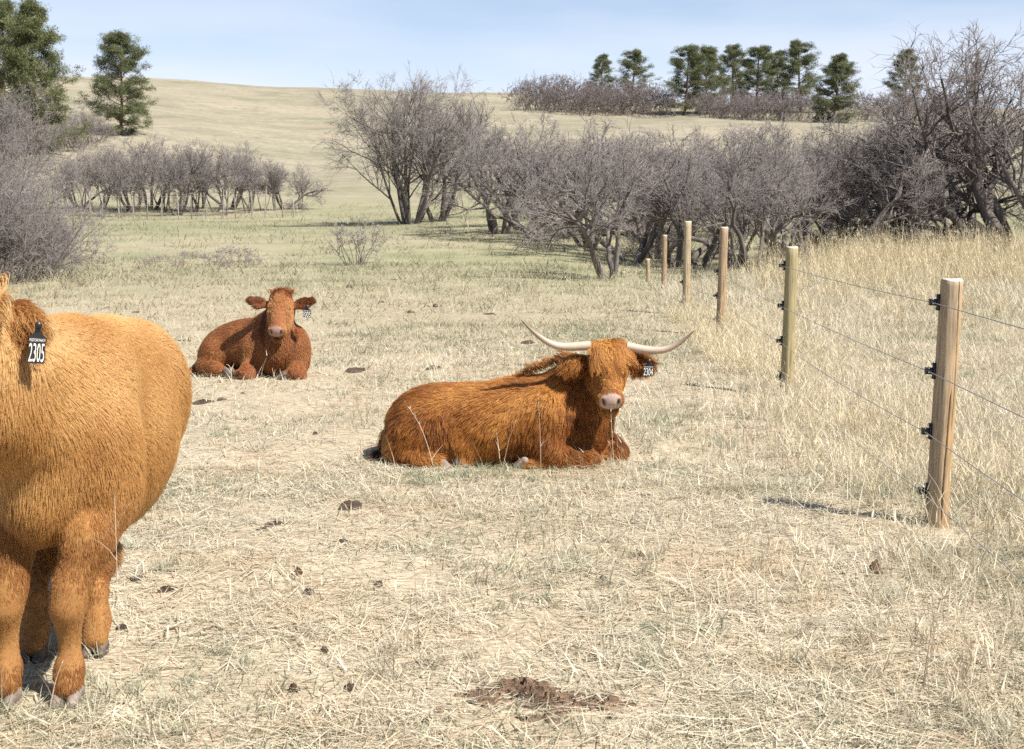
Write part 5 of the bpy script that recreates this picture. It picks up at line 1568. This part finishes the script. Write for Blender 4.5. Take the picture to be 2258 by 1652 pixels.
# ---------------------------------------------------------------- standing cow cut by the left edge
def cow_standing():
    g = np.random.default_rng(404)
    root = empty('cow', (0, 0, 0))
    tag(root, 'large golden-brown cow standing at the left edge facing the camera, tag 2305', 'cow')
    f1 = np.array(G(152, 1545)); f2 = np.array(G(14, 1548)); h1 = np.array(G(212, 1440)); h2 = np.array(G(76, 1452))
    zg = f1[2]
    def w(x, y, z): return np.array([x, y, z + zg])
    F = Field(w(-2.25, 3.95, -0.12), w(-1.05, 6.25, 1.5), 0.0125)
    cx = -1.635
    F.ell(w(cx, 5.38, 0.865), (0.250, 0.62, 0.405), None, 0.12)
    F.ell(w(cx + 0.005, 5.28, 0.77), (0.250, 0.46, 0.29), None, 0.12)
    F.ell(w(cx, 5.80, 0.92), (0.24, 0.22, 0.30), None, 0.1)
    F.ell(w(cx, 5.00, 1.05), (0.20, 0.30, 0.235), None, 0.1)
    F.ell(w(cx, 4.80, 0.84), (0.25, 0.24, 0.31), None, 0.1)
    F.ell(w(cx - 0.01, 4.64, 0.71), (0.12, 0.13, 0.17), None, 0.09)      # brisket
    F.cone(w(cx, 4.92, 1.04), w(cx - 0.07, 4.46, 1.16), 0.235, 0.16, 0.12)
    F.cone(w(cx, 4.75, 0.90), w(cx - 0.07, 4.42, 1.02), 0.22, 0.12, 0.1)
    for s, ft in ((1, f1), (-1, f2)):
        hx, hy, hzz = ft
        up = np.array([cx + s * 0.165, 4.82, zg + 0.80])
        F.ell(up, (0.135, 0.19, 0.27), None, 0.045)
        F.chain([(up - np.array([0, 0, 0.12]), 0.12), (np.array([hx + 0.055 * (1 if s > 0 else 0), hy + 0.10, zg + 0.545]), 0.082), (np.array([hx + 0.012, hy + 0.03, zg + 0.385]), 0.057), (np.array([hx + 0.002, hy + 0.018, zg + 0.32]), 0.053), (np.array([hx + 0.0, hy + 0.030, zg + 0.25]), 0.034),
                 (np.array([hx, hy + 0.035, zg + 0.19]), 0.028), (np.array([hx, hy + 0.022, zg + 0.115]), 0.042), (np.array([hx, hy - 0.005, zg + 0.05]), 0.050)], 0.04)
    for s, ft in ((1, h1), (-1, h2)):
        hx, hy, hzz = ft
        tx = -1.675 if s > 0 else -1.93
        F.chain([(np.array([tx, 5.66, zg + 0.74]), 0.15), (np.array([tx - 0.03, 5.52, zg + 0.50]), 0.090), (np.array([hx - 0.05, hy + 0.22, zg + 0.34]), 0.055), (np.array([hx - 0.012, hy + 0.06, hzz + 0.22]), 0.038), (np.array([hx, hy + 0.03, hzz + 0.12]), 0.042), (np.array([hx, hy - 0.01, hzz + 0.06]), 0.048)], 0.05)
    H = Head(P(-72, 672, 4.40), (0.0, -0.42, -0.907), (-0.25, -0.9, 0.42), 0.46)
    add_head(F, H, 1.05)
    ea = P(-12, 700, 4.45); eb = P(86, 722, 4.42)
    ea, eb = np.array(ea), np.array(eb)
    F.cone(ea, ea * 0.45 + eb * 0.55, 0.032, 0.070, 0.03, ((0, 1, 0), 0.5)); F.cone(ea * 0.45 + eb * 0.55, eb, 0.070, 0.045, 0.03, ((0, 1, 0), 0.5))
    la = H.at(-0.12, 0.06, -0.05); lb = H.at(-0.30, 0.10, -0.03)
    F.cone(la, lb, 0.05, 0.035, 0.03, ((0, 1, 0), 0.5))
    V, Q, N, area = finish_body(F, H, root, hide_material('golden_hide', (0.36, 0.175, 0.055)))
    eye_obj(H, -1, root); eye_obj(H, 1, root)
    horn_obj([H.at(0.11, 0.02, -0.02), H.at(0.14, -0.01, 0.0)], [0.03, 0.02], root)
    for ft in (f1, f2): hoof_obj(ft + np.array([0, -0.018, 0.008]), (0, -1, -0.05), root, M_hoof_pale, 0.9)
    for ft in (h1, h2): hoof_obj(ft + np.array([0, -0.018, 0.008]), (0.1, -1, -0.05), root, M_hoof, 0.85)
    ear_tag('2305', P(85, 716, 4.33), (1, 0.35, -0.10), (-0.10, -0.05, -1), 0.052, 0.083, root)
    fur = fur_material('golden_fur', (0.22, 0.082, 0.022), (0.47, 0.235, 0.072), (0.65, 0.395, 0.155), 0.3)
    dn = np.array([0, 0, -1.0]); bk = np.array([0, 1.0, 0]); rt = np.array([1.0, 0, 0])
    G_ = [(w(cx, 5.0, 1.3), bk + 0.1 * dn, 0.06), (w(cx + 0.2, 5.0, 1.15), bk * 0.6 + rt * 0.5 + dn * 0.4, 0.05), (w(-1.3, 5.2, 0.95), bk * 0.8 + dn * 0.7, 0.05), (w(-1.28, 5.4, 0.7), bk * 0.6 + dn, 0.055),
          (w(-1.4, 5.2, 0.5), bk * 0.4 + dn, 0.085), (w(cx, 5.2, 0.45), dn + 0.2 * bk, 0.10), (w(-1.45, 4.7, 0.9), bk * 0.5 + dn * 0.9, 0.045), (w(-1.45, 4.65, 0.7), dn + 0.2 * rt, 0.05),
          (w(cx, 4.5, 0.75), dn - 0.1 * bk, 0.075), (w(cx, 4.5, 0.56), dn, 0.07), (w(-1.62, 4.45, 1.0), dn + 0.3 * bk, 0.075), (w(-1.5, 4.55, 1.1), dn * 0.8 + bk * 0.6 + 0.2 * rt, 0.06),
          (f1 + np.array([0.06, -0.02, 0.55]), dn, 0.025), (f1 + np.array([0, -0.05, 0.32]), dn, 0.010), (f1 + np.array([0, -0.03, 0.2]), dn, 0.008), (f1 + np.array([0, -0.04, 0.06]), dn, 0.03),
          (f2 + np.array([0, -0.05, 0.32]), dn, 0.010), (f2 + np.array([0, -0.03, 0.2]), dn, 0.008), (f2 + np.array([0, -0.04, 0.06]), dn, 0.03),
          (h1 + np.array([0, 0, 0.2]), dn, 0.016), (h2 + np.array([0, 0, 0.2]), dn, 0.016), (w(cx, 5.9, 1.2), bk + dn, 0.05),
          (H.at(0, -0.03, 0), H.t, 0.09), (H.at(0, 0.15, 0.07), H.t, 0.06), (H.at(0.11, 0.2, -0.05), H.t, 0.05), (H.at(0, 0.33, 0), H.t, 0.01), (H.at(0.06, 0.02, 0.03), -H.t * 0.3 + H.s * 0.4 + H.n * 0.3, 0.085),
          (eb, rt * 0.5 + dn, 0.06), (ea * 0.5 + eb * 0.5, rt * 0.2 + dn, 0.06), (ea * 0.5 + eb * 0.5 + np.array([0, 0, 0.06]), rt * 0.7 + dn * 0.1, 0.05)]
    qc = V[Q].mean(1); nose_q = face_masks(qc, H)[0]
    # more hair where the camera looks
    wgt = (1 - nose_q) * np.where(qc[:, 0] > -2.0, 1.0, 0.35) * np.where(qc[:, 1] < 5.6, 1.0, 0.4)
    p, nn = sample_surface(V, Q, N, area, 190000, g, wgt)
    comb, ln = guide_field(G_, p)
    ln = np.maximum(ln * 0.72, 0.008) * g.uniform(0.6, 1.2, len(p))
    pts = strands(p, nn, comb, ln, g, 0.22, 0.2, 4, 0.04, 7, 0.30, 5.0)
    pts, near = clump(pts, 6000, 0.20, g)
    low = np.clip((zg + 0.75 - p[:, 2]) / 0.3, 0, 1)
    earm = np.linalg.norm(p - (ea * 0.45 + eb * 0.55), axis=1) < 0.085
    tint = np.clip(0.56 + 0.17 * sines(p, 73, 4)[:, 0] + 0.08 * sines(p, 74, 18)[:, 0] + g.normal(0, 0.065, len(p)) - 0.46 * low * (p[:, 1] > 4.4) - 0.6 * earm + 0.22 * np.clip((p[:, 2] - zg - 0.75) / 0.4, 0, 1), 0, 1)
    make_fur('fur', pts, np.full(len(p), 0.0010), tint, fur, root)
    # ear hair and pale wisps hanging from the poll
    n = 1500
    t = g.random(n)
    base = ea + (eb - ea) * t[:, None] + g.normal(0, 0.018, (n, 3)) + np.array([0, -0.02, 0])
    fr = strands(base, np.repeat(unit(np.array([0.2, -1.0, 0.2]))[None], n, 0), dn + rt * (t * 0.9 - 0.2)[:, None] + g.normal(0, 0.2, (n, 3)), g.uniform(0.04, 0.10, n), g, 0.35, 0.3, 6, 0.4, 61, 0.9, 18)
    fr, near = clump(fr, 60, 0.75, g)
    make_fur('ear_fringe', fr, np.full(n, 0.0011), np.clip(0.15 + 0.18 * g.standard_normal(60)[near] + g.normal(0, 0.1, n), 0, 1), fur, root)
    n = 2600
    aa = g.uniform(-0.13, 0.13, n); bb = g.uniform(-0.08, 0.04, n)
    rp = H.o + aa[:, None] * H.s + bb[:, None] * H.t + (0.05 - 2 * aa ** 2)[:, None] * H.n
    fl = strands(rp, np.repeat(H.n[None], n, 0), H.t[None] * 0.9 + H.s[None] * (aa * 3 + 0.1)[:, None] + g.normal(0, 0.2, (n, 3)), g.uniform(0.06, 0.16, n), g, 0.35, 0.5, 8, 0.5, 67, 0.9, 14)
    fl, near = clump(fl, 130, 0.8, g)
    make_fur('forelock', fl, np.full(n, 0.0012), np.clip(0.75 + 0.18 * g.standard_normal(130)[near] + g.normal(0, 0.1, n), 0, 1), fur, root)
cow_standing()
# ------------------------------------------------------------------ dung, clods, bare soil, single stems
def dirt_material(name, dark, light):
    w = NT(name)
    a = w.noise(w.obj(), 6, 5, 0.65); b = w.noise(w.obj(), 28, 3, 0.6)
    c = w.mix(w.rng(w.math('ADD', w.math('MULTIPLY', a, 0.6), w.math('MULTIPLY', b, 0.4)), 0.38, 0.62), dark, light)
    return w.surf(c, 0.95, 0.1, w.bump(b, 0.8, 0.05))
M_dung = dirt_material('dung', (0.065, 0.046, 0.034), (0.21, 0.155, 0.115))
M_clod = dirt_material('clod', (0.10, 0.052, 0.032), (0.26, 0.15, 0.095))
M_soil = dirt_material('soil', (0.07, 0.045, 0.03), (0.23, 0.15, 0.098))

def dung_mesh(form, seed):
    """lumpy pat of unit width: 0 heaped, 1 flat with a rim, 2 crumbled, 3 angular clod"""
    g = np.random.default_rng(seed)
    nr, ns = 9, 28
    ph = np.linspace(0, 1, nr)
    th = np.arange(ns) / ns * 6.2832
    T, R_ = np.meshgrid(th, ph)
    edge = 0.5 * (1 + 0.16 * np.sin(2 * T + seed) + 0.10 * np.sin(3 * T + 2 * seed) + 0.08 * np.sin(7 * T))
    prof = {0: np.sqrt(np.clip(1 - R_ ** 2.4, 0, 1)), 1: np.clip(1 - R_ ** 6, 0, 1) * (0.65 + 0.35 * R_), 2: np.clip(1 - R_ ** 2, 0, 1) * (0.5 + 0.5 * (np.sin(9 * T + 7 * R_) > 0)), 3: np.clip(1 - R_ ** 5, 0, 1)}[form]
    X = edge * R_ * np.cos(T); Y = edge * R_ * np.sin(T)
    nzv = fbm(X * 7 + seed, Y * 7, seed, 3) - 0.5
    Z = prof * (0.85 + (0.9 if form in (0, 2) else 0.5) * nzv) * (1 if form != 3 else (0.8 + 0.35 * np.sign(np.sin(T * 1.0 + 0.5))))
    if form == 3: X = X * (1 - 0.15 * (1 - R_)); 
    Z[-1] = -0.35
    V = np.stack([X, Y, Z], -1).reshape(-1, 3)
    a = np.arange(nr - 1)[:, None] * ns + np.arange(ns); b = np.arange(nr - 1)[:, None] * ns + (np.arange(ns) + 1) % ns
    q = np.stack([a, b, b + ns, a + ns], -1).reshape(-1, 4)[ns:, ::-1]
    s = np.arange(ns)
    q0 = np.stack([ns + s, ns + (s + 1) % ns, np.zeros(ns, int)], -1)[:, [0, 1, 2]]
    return np_mesh('dung', V, [q, q0], M_clod if form == 3 else M_dung, form != 3)
DUNG_MESH = {f: [dung_mesh(f, 5 + 3 * f + k) for k in range(3)] for f in range(4)}
for i, (u, v, wd, asp, form, lab) in enumerate(DUNG):
    p = G(u, v)
    o = mesh_obj('clod' if form == 3 or 'clod' in lab else 'dung_pat', DUNG_MESH[form][i % 3])
    k = wd / 3000 * p.y
    hgt_m = k * asp * (1.0 if form in (0, 3) else 0.8)
    o.location = (p.x, p.y, p.z - 0.002)
    o.rotation_euler = (0, 0, 1.3 * i)
    o.scale = (k, k * 0.9, max(hgt_m * 0.75, 0.012) + 0.008)
    tag(o, lab, 'clod' if o.name.startswith('clod') else 'dung', 'clods in the straw' if o.name.startswith('clod') else 'dung on the pasture')

def build_soil():
    """churned bare earth near the lower edge"""
    n = 100
    xs = np.linspace(-0.36, 0.36, n); ys = np.linspace(-0.30, 0.26, n)
    X, Y = np.meshgrid(xs, ys)
    r = np.sqrt((X / 0.24) ** 2 + (Y / 0.14) ** 2)
    mask = np.clip(1.25 - r + 2.2 * (fbm(X * 8, Y * 10, 3, 4) - 0.5), 0, 1)
    Z = hgt(X + SOIL.x, Y + SOIL.y)
    ridge = np.abs(fbm(X * 11 + 4, Y * 16, 8, 3) - 0.5)
    Z = Z + np.where(mask > 0.16, np.minimum(mask, 0.8) * (0.010 + 0.065 * (fbm(X * 13, Y * 13, 17, 3) - 0.35) + 0.03 * (ridge < 0.03)), -0.03)
    hole = np.exp(-(((X + 0.12) / 0.045) ** 2 + ((Y - 0.03) / 0.014) ** 2)) + np.exp(-(((X - 0.07) / 0.07) ** 2 + ((Y + 0.06 - 0.4 * (X - 0.07)) / 0.012) ** 2))
    Z = Z - 0.045 * hole
    V = np.stack([X + SOIL.x, Y + SOIL.y, Z], -1).reshape(-1, 3)
    a = np.arange(n - 1)[:, None] * n + np.arange(n - 1)
    q = np.stack([a, a + 1, a + 1 + n, a + n], -1).reshape(-1, 4)
    o = mesh_obj('bare_soil', np_mesh('bare_soil', V, q, M_soil, True))
    tag(o, 'churned patch of dark bare soil in the straw at the lower edge', 'soil', kind='structure')
build_soil()

def stem(pix, Y0, label, r=0.0024, head=True, name='grass_stem'):
    """one tall dry grass stem through points of the photograph, standing at distance Y0"""
    k = len(pix)
    pts = np.array([P(u, v, Y0 - 0.05 * i / k) for i, (u, v) in enumerate(pix)])
    pts[0, 2] = hz(pts[0, 0], pts[0, 1]) - 0.02
    t0 = np.linspace(0, 1, k); t = np.linspace(0, 1, 12)
    sp = np.stack([np.interp(t, t0, pts[:, j]) for j in range(3)], -1)
    for _ in range(3): sp[1:-1] = 0.25 * sp[:-2] + 0.5 * sp[1:-1] + 0.25 * sp[2:]
    root = empty(name, tuple(sp[0]))
    tag(root, label, 'grass stem', 'single tall dry stems')
    sp0 = sp - sp[0]
    rr = r * (1 - 0.6 * t)
    v, q, tr = tubes(sp0[None], rr[None], 5, True)
    sh = np.full(len(v), 0.85)
    mesh_obj('stalk', np_mesh('stalk', v, [q, tr], M_straw, True, attrs={'along': np.full(len(v), 1.0), 'shade': sh, 'tone': np.full(len(v), 0.2)}), root)
    g = np.random.default_rng(int(abs(pix[0][0])))
    if head:
        n = 26
        i = g.integers(8, 12, n)
        b = sp0[i]
        vv, qq, tt, al, bi = blade_strips(b, g.uniform(0.1, 0.5, n), g.uniform(0, 0.3, n), g.random(n) * 6.28, g.uniform(0.012, 0.03, n), np.full(n, r * 1.6), 2, g.random(n) * 6.28)
        mesh_obj('seed_head', np_mesh('seed_head', vv, [qq, tt], M_straw, attrs={'along': np.full(len(vv), 1.0), 'shade': np.full(len(vv), 0.7), 'tone': np.full(len(vv), 0.4)}), root)
    n = 3
    i = g.integers(2, 6, n)
    vv, qq, tt, al, bi = blade_strips(sp0[i], g.uniform(0.2, 0.6, n), g.uniform(0.3, 1.0, n), g.random(n) * 6.28, g.uniform(0.06, 0.14, n), np.full(n, r * 2), 3, g.random(n) * 6.28)
    mesh_obj('leaf_blade', np_mesh('leaf_blade', vv, [qq, tt], M_straw, attrs={'along': np.full(len(vv), 1.0), 'shade': np.full(len(vv), 0.6), 'tone': np.full(len(vv), 0.4)}), root)

stem([(966, 1090), (958, 1040), (945, 985), (925, 930), (893, 888)], 8.35, 'tall dry stem arching left across the hindquarters of the horned cow')
stem([(1193, 1045), (1192, 990), (1190, 930), (1187, 882)], 8.60, 'straight dry stem in front of the shoulder of the horned cow', 0.0022)
stem([(1362, 1180), (1357, 1090), (1352, 1000), (1347, 908)], 7.85, 'straight dry stem rising below the muzzle of the horned cow')
stem([(1352, 1165), (1346, 1100), (1338, 1040), (1328, 1004)], 7.90, 'bent pale stem before the fore feet of the horned cow', 0.003, False)
stem([(984, 860), (982, 800), (976, 740)], 12.2, 'thin dry stem behind the back of the horned cow', 0.0024)
stem([(509, 850), (511, 825), (507, 806), (498, 803)], 12.95, 'hooked pale stem before the knee of the hornless cow', 0.003, False)
stem([(609, 850), (604, 830), (600, 810)], 12.95, 'short pale stem before the chest of the hornless cow', 0.003, False)
stem([(627, 846), (621, 828), (617, 813)], 12.98, 'short pale stem before the left shoulder of the hornless cow', 0.003, False)
stem([(252, 1125), (253, 1100), (252, 1078)], 4.52, 'short pale straw stuck on the flank of the standing cow', 0.0012, False)
stem([(105, 1560), (122, 1500), (140, 1455)], 4.45, 'pale straw leaning against the near foreleg of the standing cow', 0.0024, False)
stem([(1920, 1130), (1919, 1080), (1921, 1040)], 7.4, 'thin grey weed stem left of the nearest fence post', 0.0022, False)
